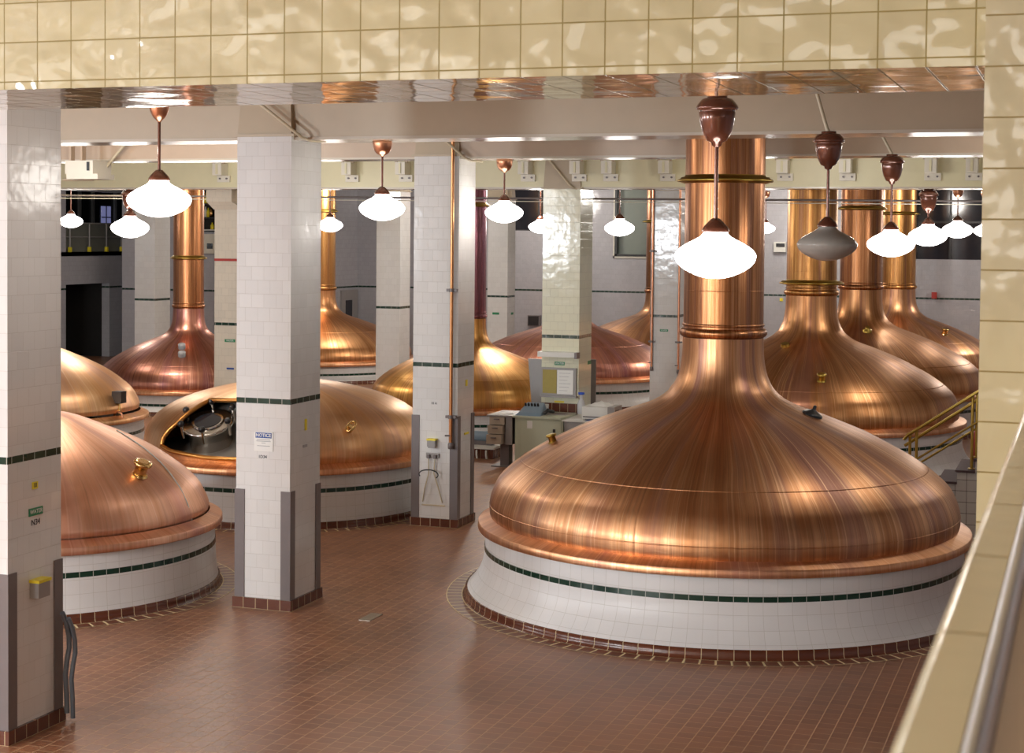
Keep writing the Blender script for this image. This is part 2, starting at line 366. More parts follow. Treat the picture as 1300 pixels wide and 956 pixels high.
r = MB(); r.tube([(-31.35, 45.2, 4.5), (-31.35, 48.9, 4.5)], .025, M_gry); r.tube([(-31.35, 45.2, 4.05), (-31.35, 48.9, 4.05)], .018, M_gry); r.build('rail', g)
r = MB(); r.box(-31.52, -31.48, 45.2, 48.9, 3.56, 4.48, M_gpan); r.build('infill_panel', g)
for y in (45.5, 46.6, 47.6, 48.5):
    r = MB(); r.tube([(-31.35, y, 3.56), (-31.35, y, 4.5)], .025, M_gry); p = r.build('post', g)
    r = MB(); r.box(-31.40, -31.30, y-.04, y+.04, 3.56, 3.72, M_yel); r.build('post_foot', p)['label'] = 'yellow foot of the balustrade post'
# back wall windows
wn = MB(); wn.box(-5.3, 5, 53.5, 53.55, 3.6, CEIL, M_darkw)
for x in (-5.25, -4.2, -3.1, -2.0): wn.box(x-.03, x+.03, 53.42, 53.5, 3.6, CEIL, M_blk)
wn.box(-5.3, 5, 53.4, 53.5, 4.75, 4.81, M_blk); struct(wn, 'window_2')
wn = MB(); wn.box(-18.9, -17.6, 53.5, 53.55, 4.4, CEIL, M_darkw); wn.box(-18.95, -17.55, 53.4, 53.5, 4.38, 4.44, M_blk); wn.box(-17.95, -17.9, 53.42, 53.5, 4.4, CEIL, M_blk); struct(wn, 'window_3')
M_fgl = plain('frosted_green_glass', (.20, .23, .20), .25, var=.05)
wn = MB(); wn.box(-15.08, -14.0, 53.45, 53.5, 3.6, CEIL, M_fgl); wn.box(-15.14, -15.06, 53.2, 53.45, 3.57, CEIL, M_blk); wn.box(-15.14, -14.0, 53.2, 53.45, 3.57, 3.63, M_blk)
wn.box(-15.20, -15.14, 53.25, 53.4, 3.50, CEIL, M_paint_w); wn.box(-15.2, -14.0, 53.25, 53.4, 3.50, 3.57, M_paint_w); struct(wn, 'window_4')
dr = MB(); dr.box(-24.72, -24.62, 51.9, 53.2, 0, 2.26, M_gry); dr.box(-24.62, -24.6, 52.2, 52.7, 1.3, 1.9, M_darkw); struct(dr, 'door_2')

# ------------------------------------------------------------------ near structure: tiled beam, pier, parapet
bm = MB(); zb = 4.818
nx0, nx1, ny0, ny1 = -12, -.31, 5.5, 6.42
k = zb+.030
# front: narrow trim course then full tiles; soffit of glazed tiles
bm.face([(nx0, ny0, zb), (nx1, ny0, zb), (nx1, ny0, CEIL), (nx0, ny0, CEIL)], M_cream, [(nx0+.0525, -.030), (nx1+.0525, -.030), (nx1+.0525, CEIL-k), (nx0+.0525, CEIL-k)])
bm.face([(nx0, ny1, zb), (nx1, ny1, zb), (nx1, ny0, zb), (nx0, ny0, zb)], M_soff, [(nx0+.0525, ny1-ny0), (nx1+.0525, ny1-ny0), (nx1+.0525, 0), (nx0+.0525, 0)])
bm.face([(nx1, ny1, zb), (nx0, ny1, zb), (nx0, ny1, CEIL), (nx1, ny1, CEIL)], M_cream)
bm.face([(nx0, ny1, zb), (nx0, ny0, zb), (nx0, ny0, CEIL), (nx0, ny1, CEIL)], M_cream)
bm.face([(nx1, ny0, zb), (nx1, ny1, zb), (nx1, ny1, CEIL), (nx1, ny0, CEIL)], M_cream)
o = bm.build('tiled_beam', origin=(-6, 5.9, 4.8)); tag(o, 'wide cream tiled beam spanning above everything nearest to the viewer', 'beam', kind='thing')
pr = MB(); pr.box(-.316, .45, 5.2, 6.5, 0, CEIL, M_pier)
o = pr.build('tiled_pier', origin=(.05, 5.8, 0)); tag(o, 'cream tiled wall pier at the right, where the tiled beam ends', 'pillar', kind='thing')
par = thing('parapet_wall', 'blurred cream tiled parapet with steel strip along its top, beside the viewer', 'parapet', (-.05, 2.5, 0))
zp = EYE.z-.29
M_cop = tile('coping_tile', (.70, .64, .44, 1), (.68, .62, .42, 1), (.42, .35, .18, 1), w=.31, h=.31, mortar=.004, rough=.15, wob=.05, rot=PI/2)
p = MB(); p.box(-.100, .10, -.8, 5.19, 0, zp-.035, M_pier); p.build('wall_body', par)
# coping with rounded outer nose
p = MB(); prof = [(-.103, zp-.035), (-.105, zp-.012), (-.102, zp-.004), (-.096, zp), (-.064, zp), (-.064, zp-.035)]
rows = [[(x, y, z) for y in (-.8, 5.19)] for x, z in prof]
p.grid(rows[:4], M_cop, lambda i, j: (i*.01, (-.8, 5.19)[j]), closed=False, smooth=True)
p.face([rows[4][0], rows[4][1], rows[3][1], rows[3][0]], M_cop)
p.face([rows[5][0], rows[5][1], rows[4][1], rows[4][0]], M_cop)
p.face([(x, -.8, z) for x, z in prof], M_cop); p.build('coping', par)
p = MB(); rows = [[(x, y, z) for y in (-.8, 5.19)] for x, z in ((-.064, zp-.03), (-.063, zp+.002), (-.058, zp+.005), (-.052, zp+.002), (-.050, zp-.03))]
p.grid(rows, M_steel_r, lambda i, j: (i*.01, j*5.), closed=False); p.build('steel_strip', par)['label'] = 'brushed steel strip set along the coping'
p = MB(); p.box(-.050, .10, -.8, 5.19, zp-.035, zp-.02, M_paint_t); p.build('inner_ledge', par)

# ------------------------------------------------------------------ beams
def beam(x0, x1, y0, y1, z0, mat, label, name='concrete_beam', lip=True):
    b = MB(); b.box(x0, x1, y0, y1, z0, TOP, mat)
    if lip: b.box(x0, x1, y0-.02, y1+.02, z0-.006, z0+.025, M_lip)
    o = b.build(name, origin=((x0+x1)/2, (y0+y1)/2, z0)); return tag(o, label, 'beam', kind='thing')
beam(-31.3, 4.7, 11.32, 11.95, 5.38, M_paint, 'painted cross beam hidden close behind the cream tiled beam', lip=False)
beam(-31.3, 4.7, 16.50, 17.10, 5.30, M_paint, 'cream painted cross beam carried by the pillar with the blue notice sign')
beam(-31.3, 4.7, 22.05, 22.60, 5.35, M_paint_t, 'tan painted cross beam carried by the pillar with the copper pipe')
beam(-31.3, 4.7, 29.20, 29.95, 5.13, M_paint_y, 'pale yellow cross beam with small bracket boxes along its face')

# ------------------------------------------------------------------ pillars
def pillar(x0, y0, label, mat=M_white, w=.68, dpt=.75, guard=1.3, gx=(1, 1, 1), top=5.33, haunch=True, ptile=None):
    x1, y1 = x0+w, y0+dpt
    t = thing('tiled_pillar', label, 'pillar', ((x0+x1)/2, (y0+y1)/2, 0), kind='thing')
    m = MB(); sh = mat
    for a, b, mm in ((0.10, 2.33, mat), (2.33, 2.39, M_green), (2.39, top, mat)): m.box(x0, x1, y0, y1, a, b, mm)
    m.build('shaft', t)
    s_ = MB(); s_.box(x0-.03, x1+.03, y0-.03, y1+.03, 0, .12, M_brown); s_.build('skirting', t)
    if haunch:
        h = MB(); i = .06
        h.hexa([(x0, y0, top), (x1, y0, top), (x1, y1, top), (x0, y1, top)], [(x0+i, y0+i, TOP), (x1-i, y0+i, TOP), (x1-i, y1-i, TOP), (x0+i, y1-i, TOP)], M_paint)
        h.box(x0-.04, x1+.04, y0-.025, y1+.025, top-.0, top+.03, M_paint)
        for xx, d_ in ((x0, -1), (x1, 1)):   # sloping gusset cheeks either side
            h.hexa([(xx, y0+.1, top+.03), (xx+d_*.10, y0+.1, top+.03), (xx+d_*.10, y0+.16, top+.03), (xx, y0+.16, top+.03)],
                   [(xx-d_*.04, y0+.1, TOP), (xx-d_*.0, y0+.1, TOP), (xx-d_*.0, y0+.16, TOP), (xx-d_*.04, y0+.16, TOP)], M_paint)
        h.build('haunch', t)
    if guard:
        e = .012; L_ = .11
        for (cx_, cy_, sx, sy, on) in ((x0, y0, 1, 1, gx[0]), (x1, y0, -1, 1, gx[1]), (x1, y1, -1, -1, gx[2])):
            if not on: continue
            g_ = MB()
            g_.box(cx_-sx*e, cx_+sx*L_, cy_-sy*e, cy_, .12, guard, M_guard)
            g_.box(cx_-sx*e, cx_, cy_, cy_+sy*L_, .12, guard, M_guard); g_.build('corner_guard', t)
    return t
PL = pillar(-9.02, 11.26, 'nearest white tiled pillar, in shadow at the left with grey dispenser and green label', guard=1.42, w=.66, dpt=.74, top=5.38, haunch=False)
PA = pillar(-9.10, 16.42, 'white tiled pillar carrying the blue notice sign', guard=1.35)
PB = pillar(-9.29, 22.0, 'white tiled pillar with a copper pipe and hanging hoses', w=.70, dpt=.66, guard=1.62, top=5.38)
PC = pillar(-9.69, 29.15, 'ivory tiled pillar standing behind the desk and notice board', mat=M_cream_w, w=.73, dpt=.8, guard=0, top=5.12)
PD = pillar(-9.85, 37.8, 'white tiled pillar with two thin copper pipes, behind the largest kettle', w=.66, dpt=.6, guard=0)
PE = pillar(-17.47, 47.2, 'distant white tiled pillar seen between the copper pipe pillar and ivory pillar', w=.65, dpt=.7, guard=0)
PF = pillar(-17.32, 38.55, 'grey looking tiled pillar behind the golden kettle, left of the copper pipe pillar', w=.66, dpt=.66, guard=0)
PG = pillar(-17.07, 29.86, 'beige tiled pillar with a red stripe, left of the notice sign pillar', mat=M_beige, w=.70, dpt=.7, guard=0, top=4.75)
PH = pillar(-25.1, 39.5, 'distant white tiled pillar left of the far left chimney', w=.64, dpt=.8, guard=0)
# stepped painted head of the beige pillar, and its red mark
h = MB(); h.hexa([(-17.07, 29.83, 4.72), (-16.37, 29.83, 4.72), (-16.37, 30.56, 4.72), (-17.07, 30.56, 4.72)], [(-17.19, 29.72, 4.88), (-16.6, 29.72, 4.88), (-16.5, 30.56, 4.88), (-17.19, 30.56, 4.88)], M_beige)
h.box(-17.19, -16.6, 29.72, 30.56, 4.88, 5.13, M_beige); h.build('bracket_head', PG)
h = MB(); h.box(-17.07, -16.37, 29.845, 29.86, 3.66, 3.71, M_red); h.build('red_stripe', PG)['label'] = 'painted red stripe'

def small_sign(parent_pos, w, h, mat, label, name='label_plate', txt=None, tmat=None, tsize=.03, normal='-y', under=None, cat='sign', th=.008, bold=0.):
    x, y, z = parent_pos
    m = MB()
    if normal == '-y': m.box(x-w/2, x+w/2, y-th, y, z-h/2, z+h/2, mat)
    else: m.box(x, x+th, y-w/2, y+w/2, z-h/2, z+h/2, mat)
    o = m.build(name, origin=parent_pos); tag(o, label, cat)
    if txt: text(txt, o, (x, y-th-.001, z) if normal == '-y' else (x+th+.001, y, z), tsize, tmat or M_paper, normal, bold=bold)
    if under: text(under, o, (x, y-.003, z-h/2-.06) if normal == '-y' else (x+.003, y, z-h/2-.06), .07, M_ink, normal)
    return o
def onP(px, py, P_, face='f'):
    """point on a pillar's front (-Y) or side (+X) face"""
    return P_
# ------------------------------------------------------------------ kettles
def kettle(X, Y, R, hr, label, mat, stk=None, sz=None, dome=None, rim=M_rim, zc=None, collar=None, prof=None, seg=96, seams=(), flare=True, r_neck=.471, ring=True, group=None, keep=None, cat='copper kettle', name='brew_kettle', band=True):
    k = R/2.87; sz = sz or k
    t = thing(name, label, cat, (X, Y, 0), group)
    rp = R-.07                                # plinth top radius
    fl = .20 if flare else .03
    m = MB()
    m.lathe(X, Y, [(rp-.005, hr-.20), (rp-.01, hr-.05), (rp-.01, hr+.01)], M_plinth, seg, R=R)
    zg = hr-.20; m.lathe(X, Y, [(rp+.003, zg-.06), (rp+.001, zg)], M_green, seg, R=R)
    H = zg-.06
    pts = [(rp+.003+fl*(1-(i/8))**2.2, .10+(H-.10)*i/8) for i in range(9)]
    m.lathe(X, Y, pts, M_plinth, seg, R=R)
    rb = pts[0][0]
    m.build('plinth', t)
    m = MB(); m.lathe(X, Y, [(rb+.055, 0), (rb+.03, .015), (rb+.022, .05), (rb+.02, .10), (rb-.02, .105)], M_brown, seg, R=R); m.build('skirting', t)
    m = MB(); m.lathe(X, Y, [(rp-.04, hr), (R+.010, hr), (R+.014, hr+.01), (R+.012, hr+.075), (R+.004, hr+.085)], rim, seg, R=R)
    m.lathe(X, Y, [(R+.004, hr+.085), (R-.14, hr+.145)], rim, seg, R=R); m.build('rim_flange', t)
    if prof: dp = [(a, b) for a, b in prof]
    else:
        base = [(2.725, .13), (2.742, .17), (2.748, .24), (2.742, .32), (2.725, .385), (2.69, .475), (2.64, .565), (2.58, .63), (2.50, .70), (2.38, .79), (2.18, .915), (1.926, 1.045), (1.671, 1.165), (1.436, 1.255), (1.201, 1.34), (1.0, 1.405), (.86, 1.455), (.75, 1.51), (.66, 1.575), (.60, 1.635), (.55, 1.72), (.515, 1.81), (.49, 1.93), (.478, 2.05), (.474, 2.2)]
        if zc is None: zc = hr+2.22*sz
        dp = [(a*k, hr+b*sz) for a, b in base]
        s_end = dp[-1][1]; sc_ = (zc-.06-hr)/(s_end-hr)
        dp = [(a, hr+(b-hr)*(1+(sc_-1)*max(0, (b-hr)/(s_end-hr)))) for a, b in dp]
    # refine profile for smooth curve
    dd = []
    for i in range(len(dp)-1):
        p0, p1, p2, p3 = dp[max(i-1, 0)], dp[i], dp[i+1], dp[min(i+2, len(dp)-1)]
        for q in range(3):
            u = q/3; dd.append(tuple(.5*((2*p1[j])+(-p0[j]+p2[j])*u+(2*p0[j]-5*p1[j]+4*p2[j]-p3[j])*u*u+(-p0[j]+3*p1[j]-3*p2[j]+p3[j])*u**3) for j in (0, 1)))
    dd.append(dp[-1])
    m = MB(); m.lathe(X, Y, dd, mat, seg*2 if keep else seg, R=R, keep=keep)
    for zs in seams:     # weld beads
        rs = None
        for a, b in zip(dd, dd[1:]):
            if min(a[1], b[1]) <= zs <= max(a[1], b[1]): rs = a[0]+(b[0]-a[0])*(zs-a[1])/(b[1]-a[1]+1e-9)
        if rs: m.lathe(X, Y, [(rs+.002, zs-.008), (rs+.006, zs-.003), (rs+.004, zs+.003), (rs-.004, zs+.008)], mat, seg, R=R)
    dome_o = m.build('dome', t)
    if ring:
        rn = r_neck*k
        if band:
            m = MB(); rr = .055*k; pts = [(rn-.004, zc-rr-.01)]+[(rn-.01+rr*math.cos(a), zc+rr*math.sin(a)) for a in [(-PI/2+PI*i/10) for i in range(11)]]+[(rn-.004, zc+rr+.02)]
            m.lathe(X, Y, pts, stk or mat, 64, R=R)
            m.lathe(X, Y, [(rn, zc+rr+.02), (rn+.012, zc+rr+.025), (rn+.012, zc+rr+.05), (rn, zc+rr+.055)], stk or mat, 64, R=R)
            m.build('neck_band', t)
        m = MB(); m.lathe(X, Y, [(rn, zc-.05), (rn-.002, 4.2), (rn-.004, TOP)], stk or mat, 64, R=R)
        m.lathe(X, Y, [(rn+.001, 3.62), (rn+.004, 3.625), (rn+.001, 3.63)], stk or mat, 64, R=R); m.build('chimney', t)
        for zz, ro in (collar or ()):
            m = MB(); m.lathe(X, Y, [(rn, zz-.04), (ro-.05, zz-.03), (ro-.03, zz-.02), (ro, zz-.018), (ro+.004, zz), (ro-.01, zz+.012), (ro-.03, zz+.014), (ro-.04, zz+.035), (rn+.01, zz+.04), (rn, zz+.06)], M_brass, 64, R=R)
            m.build('collar_ring', t)['label'] = 'old brass ring round the chimney'
    return t, dome_o, dd
def surf(X, Y, dd, px, py):
    """where a sight line meets the turned surface"""
    v = ray(px, py); best = None
    for i in range(6000):
        tt = 8+i*.008; p = EYE+v*tt; rr = math.hypot(p.x-X, p.y-Y)
        if p.z < dd[0][1]: continue
        for a, b in zip(dd, dd[1:]):
            if min(a[1], b[1]) <= p.z <= max(a[1], b[1]):
                rs = a[0]+(b[0]-a[0])*(p.z-a[1])/(b[1]-a[1]+1e-9)
                if rr <= rs: return p
                break
    return None
def nrm_at(X, Y, dd, p):
    z = p.z
    for a, b in zip(dd, dd[1:]):
        if min(a[1], b[1]) <= z <= max(a[1], b[1]):
            dr, dz = b[0]-a[0], b[1]-a[1]; l = math.hypot(dr, dz) or 1
            e = Vector((p.x-X, p.y-Y, 0)).normalized(); n = e*(dz/l)+Vector((0, 0, -dr/l))
            return n if n.z >= 0 or dz > 0 else -n
    return Vector((0, 0, 1))
def cup(parent, p, n, s=1., mat=M_brassy, name='brass_cup'):
    m = MB(); a = Vector(p)
    up_ = Vector((0, 0, 1)); up_ = (n*.6+up_*.4).normalized()
    m.tube([a-up_*.02*s, a+up_*.10*s, a+up_*.11*s, a+up_*.13*s, a+up_*.15*s, a+up_*.16*s], [.075*s, .07*s, .095*s, .105*s, .10*s, .06*s], mat, 24)
    m.tube([a-up_*.01*s, a+up_*.012*s], [.10*s, .085*s], mat, 24)
    return m.build(name, parent)

K1, K1d, dd1 = kettle(-4.08, 19.07, 2.87, .80, 'largest nearest copper kettle with tall chimney, behind the big lit acorn lamp', M_cu, M_stk, sz=1.0, zc=3.13, collar=[(4.92, .56)], seams=(1.08, 1.60), seg=144)
K2, K2d, dd2 = kettle(-4.97, 31.09, 2.87, .80, 'copper kettle directly behind the largest kettle, beside the brass stair rail', M_cu2, M_stg, sz=.97, zc=3.22, collar=[(3.40, .60)], seams=(1.55,), seg=112)
K3, K3d, dd3 = kettle(-4.90, 37.6, 2.85, .78, 'third copper kettle along the right hand row', M_cu2, M_stk, sz=.92, zc=3.15, collar=[(4.92, .56)], seams=(1.5,), seg=96)
K4, K4d, dd4 = kettle(-5.13, 47.5, 2.85, .60, 'farthest copper kettle at the end of the right hand row', M_cu, M_stg, sz=.88, zc=2.88, collar=[(4.95, .56)], seams=(1.4,), seg=80)
K5, K5d, dd5 = kettle(-20.7, 34.96, 2.25, .47, 'copper kettle with chimney at the far left, before the dark doorway', M_cum, M_stk, sz=.84, zc=2.45, collar=[(3.62, .44)], seams=(1.12,), seg=80)
K6, K6d, dd6 = kettle(-21.56, 43.9, 2.86, .50, 'distant copper kettle just right of the notice sign pillar', M_cu2, M_stg, sz=.84, zc=2.62, collar=[(4.9, .55)], seams=(1.4,), seg=80)
K7, K7d, dd7 = kettle(-13.0, 33.97, 2.27, .47, 'golden copper kettle with purplish chimney behind the copper pipe pillar', M_cu7, M_stm, sz=.84, zc=2.45, collar=[(4.9, .44)], seams=(1.15,), seg=80)
K8, K8d, dd8 = kettle(-12.65, 40.3, 2.74, .66, 'mauve copper kettle behind the ivory pillar, right of the notice board', M_cum, M_stk, sz=.80, zc=2.6, collar=[(4.9, .56)], seams=(1.48,), seg=80)
K9, K9d, dd9 = kettle(-12.6, 49.6, 2.86, .48, 'farthest dark copper kettle, left of the pillar with two thin pipes', M_cu, M_stk, sz=.86, zc=2.55, collar=[(4.7, .60)], seams=(1.4,), seg=80)
# domed mash tuns
l1p = [(1.985, .88), (2.0, .95), (1.99, 1.0), (1.955, 1.08), (1.86, 1.24), (1.66, 1.42), (1.42, 1.59), (1.18, 1.725), (.85, 1.875), (.47, 2.03), (.22, 2.09), (.01, 2.10)]
L1, L1d, ddl1 = kettle(-11.82, 16.53, 2.15, .75, 'pinkish domed copper tun nearest the dark left pillar', M_cup, prof=l1p, ring=False, flare=False, seams=(), seg=128, name='mash_tun', cat='copper tun', rim=M_cup)
l3p = [(2.18, .91), (2.205, .97), (2.215, 1.05), (2.19, 1.18), (2.12, 1.33), (1.99, 1.47), (1.80, 1.60), (1.52, 1.72), (1.18, 1.82), (.71, 1.92), (.3, 1.965), (.01, 1.975)]
l2p = [(a*.985, b) for a, b in l1p]
L2, L2d, ddl2 = kettle(-18.9, 26.25, 2.13, .70, 'golden domed copper tun with a small black box, behind the pinkish dome', M_cug, prof=l2p, ring=False, flare=False, seg=96, name='mash_tun', cat='copper tun', rim=M_cug)
# --- tun with the open hatch
X3, Y3 = -11.8, 22.95
def ang(p): return math.atan2(p[1]-Y3, p[0]-X3)
HATCH = []
def inpoly(x, y, P_):
    c_ = False; n = len(P_)
    for i in range(n):
        x1, y1 = P_[i]; x2, y2 = P_[(i+1) % n]
        if (y1 > y) != (y2 > y) and x < (x2-x1)*(y-y1)/(y2-y1)+x1: c_ = not c_
    return c_
def keep3(a, r_, z_):
    a = (a+PI) % (2*PI)-PI
    return not inpoly(a, z_, HATCH)
ddh = []
for i in range(len(l3p)-1):
    for q in range(3): ddh.append((l3p[i][0]+(l3p[i+1][0]-l3p[i][0])*q/3, l3p[i][1]+(l3p[i+1][1]-l3p[i][1])*q/3))
def surf0(X, Y, dd, px, py):
    v = ray(px, py)
    for i in range(4000):
        p = EYE+v*(18+i*.004)
        for a_, b_ in zip(dd, dd[1:]):
            if a_[1] <= p.z <= b_[1] and math.hypot(p.x-X, p.y-Y) <= a_[0]+(b_[0]-a_[0])*(p.z-a_[1])/(b_[1]-a_[1]+1e-9): return p
for q in ((206, 566), (208, 556), (215, 546), (229, 534), (248, 519), (268, 507.5), (300, 508), (340, 508), (365, 512), (384, 530), (396, 553), (394, 583), (350, 585), (300, 583), (262, 581), (238, 577), (216, 572)):
    p = surf0(X3, Y3, ddh, *q)
    if p: HATCH.append((math.atan2(p.y-Y3, p.x-X3), p.z))
L3, L3d, ddl3 = kettle(X3, Y3, 2.33, .78, 'golden domed copper tun with an open hatch showing steel inside', M_cug, prof=l3p, ring=False, flare=False, seg=150, name='mash_tun', cat='copper tun', keep=keep3)
def rad3(z_):
    for a, b in zip(ddl3, ddl3[1:]):
        if a[1] <= z_ <= b[1]: return a[0]+(b[0]-a[0])*(z_-a[1])/(b[1]-a[1]+1e-9)
    return 2.2
dense = []
for (a1, z1), (a2, z2) in zip(HATCH, HATCH[1:]+HATCH[:1]):
    for q in range(8):
        u = q/8; a = a1+(a2-a1)*u; z_ = z1+(z2-z1)*u; rr = rad3(z_)+.004; dense.append((X3+rr*math.cos(a), Y3+rr*math.sin(a), z_))
m = MB(); m.tube(dense, .034, plain('orange_copper_trim', (.62, .29, .08), .35, 1, var=.1), 8, closed=True); m.build('hatch_trim', L3)['label'] = 'bright brass trim round the open hatch'
# steel inner shell under the hatch
m = MB(); ip = [(2.12, .92), (2.02, .96), (1.80, 1.00), (1.55, 1.08), (1.35, 1.22), (1.25, 1.40), (1.15, 1.58), (.95, 1.70), (.6, 1.80), (.01, 1.84)]
m.lathe(X3, Y3, ip, M_steel2, 96, R=2.0); inner = m.build('inner_shell', L3); inner['label'] = 'shiny stainless steel shell inside the hatch'
ca = Vector((X3-.50, Y3-1.50, 1.13)); ax = Vector((.05, -.42, .90)).normalized()
m = MB(); m.tube([ca-ax*.1, ca+ax*.30, ca+ax*.305, ca+ax*.34, ca+ax*.345], [.32, .32, .38, .38, .35], M_steel, 40); m.tube([ca+ax*.35, ca+ax*.37], [.24, .23], M_steel, 40); mw = m.build('manway', L3); mw['label'] = 'steel manway with black knobs'
m = MB(); m.tube([ca+ax*.372, ca+ax*.376], [.20, .20], M_darkw, 32); m.build('sight_glass', mw)
e1 = ax.cross(Vector((1, 0, 0))).normalized(); e2 = ax.cross(e1)
for q in range(6):
    c_ = ca+(e1*math.cos(q*PI/3+.3)+e2*math.sin(q*PI/3+.3))*.40
    m = MB(); m.tube([c_+ax*.22, c_+ax*.42], .022, M_steel, 8); m.tube([c_+ax*.42, c_+ax*.44, c_+ax*.48, c_+ax*.5], [.03, .05, .05, .03], M_blk, 12); m.build('clamp_knob', mw)['label'] = 'black knob on the manway clamp'

# fittings on the domes (found along sight lines on the real surfaces)
def fit(K, X, Y, dd, px, py):
    p = surf(X, Y, dd, px, py)
    return p, (nrm_at(X, Y, dd, p) if p else None)
p, n = fit(K1, -4.08, 19.07, dd1, 702, 561)
if p: cup(K1, p, n, .62, M_brass)
p, n = fit(K1, -4.08, 19.07, dd1, 1031, 527)
if p:
    m = MB(); m.tube([p-n*.02, p+n*.02, p+n*.03, p+n*.06, p+n*.07, p+n*.11, p+n*.12], [.12, .12, .10, .04, .02, .02, .005], M_blk, 24); m.build('vent_cap', K1)['label'] = 'dark grey vent cap'
p, n = fit(K2, -4.97, 31.09, dd2, 1043, 483)
if p: cup(K2, p, n, .85, M_brass)
p, n = fit(K2, -4.97, 31.09, dd2, 997, 439)
if p:
    m = MB(); m.tube([p-n*.02, p+n*.05], [.09, .08], M_brass, 20); m.build('sight_port', K2)
p, n = fit(K3, -4.9, 37.6, dd3, 1101, 421)
if p:
    m = MB(); m.tube([p-n*.02, p+n*.05, p+n*.06, p+n*.12], [.10, .10, .05, .05], M_brass, 20); m.build('sight_port', K3)
p, n = fit(K4, -5.13, 47.5, dd4, 1199, 424)
if p: cup(K4, p, n, 1.0, M_brassy)
p, n = fit(L1, -11.82, 16.53, ddl1, 177, 602)
if p: cup(L1, p, n, 1.05, M_brassy)
p, n = fit(L3, X3, Y3, ddl3, 443, 546)
if p:
    m = MB(); e = Vector((1, 0, 0)); u_ = n.cross(e).normalized()
    m.tube([p+(e*math.cos(a)*.06+u_*math.sin(a)*.11)+n*.09 for a in [2*PI*i/20 for i in range(20)]], .018, M_brassy, 8, closed=True)
    m.tube([p-n*.02, p+n*.09], [.06, .03], M_brassy, 14); m.build('loop_handle', L3)
for dy, s_ in ((442, 1.), (452, 1.05)):
    p, n = fit(K5, -20.7, 34.96, dd5, 231, dy)
    if p:
        m = MB(); m.tube([p-n*.02, p+n*.10, p+n*.12], [.085*s_, .085*s_, .05], M_cap, 24); m.build('round_cap', K5)['label'] = 'grey round cap'
p, n = fit(K5, -20.7, 34.96, dd5, 201, 420)
if p:
    m = MB(); m.tube([p-n*.02, p+n*.06, p+n*.09], [.12, .12, .06], M_cap, 20); m.build('vent_cap', K5)
p, n = fit(L2, -18.9, 26.25, ddl2, 150, 511)
if p:
    m = MB(); q = p+n*.03; m.box(q.x-.10, q.x+.10, q.y-.10, q.y+.08, q.z-.02, q.z+.20, M_blk); m.tube([q, q+Vector((.03, -.05, -.22))], .02, M_brassy, 8)
    m.build('control_box', L2)['label'] = 'black box'
    m = MB(); c_ = q+Vector((.03, -.08, -.27)); m.tube([c_+Vector((math.cos(a)*.09, 0, math.sin(a)*.09)) for a in [2*PI*i/18 for i in range(18)]], .02, M_cupfit, 8, closed=True); m.build('valve_ring', L2)
p, n = fit(L1, -11.82, 16.53, ddl1, 260, 617)
if p:
    e = Vector((1, -.1, 0)).normalized(); m = MB(); m.tube([p-e*.05, p+e*.07, p+e*.075, p+e*.10, p+e*.105, p+e*.15], [.02, .02, .045, .045, .03, .03], M_brassy, 14); m.build('side_valve', L1)
# raised lap seam of the access panel on the pink tun
prev = [surf(-11.82, 16.53, ddl1, *q) for q in ((104, 522), (125, 533), (148, 547), (166, 558), (186, 572), (203, 587), (217, 603), (229, 621), (238, 641), (243, 661))]
prev = [q+nrm_at(-11.82, 16.53, ddl1, q)*.006 for q in prev if q]
m = MB(); m.tube(prev, .009, M_paper, 6); m.build('panel_seam', L1)['label'] = 'pale seam of the access panel'

# radial border tiles in the floor round the plinths
def ring(X, Y, r0_, n):
    m = MB(); seg = 144
    for j in range(seg):
        a, b = 2*PI*j/seg, 2*PI*(j+1)/seg; ri, ro = r0_, r0_+.19
        m.face([(X+ri*math.cos(a), Y+ri*math.sin(a), .004), (X+ro*math.cos(a), Y+ro*math.sin(a), .004), (X+ro*math.cos(b), Y+ro*math.sin(b), .004), (X+ri*math.cos(b), Y+ri*math.sin(b), .004)], M_ring,
               [(a*r0_, 0.0), (a*r0_, .19), (b*r0_, .19), (b*r0_, 0.0)])
    struct(m, 'trim_%d' % n)
ring(-4.08, 19.07, 3.06, 1); ring(-11.82, 16.53, 2.17, 2); ring(X3, Y3, 2.35, 3); ring(-13.0, 33.97, 2.45, 4)
# floor drain plate
m = MB(); m.box(-7.52, -7.38, 16.32, 16.66, 0, .008, plain('worn_steel_plate', (.36, .32, .26), .35, .5)); m.build('drain_plate')
tag(bpy.data.objects['drain_plate'], 'small pale metal drain plate set in the red tile floor', 'drain')

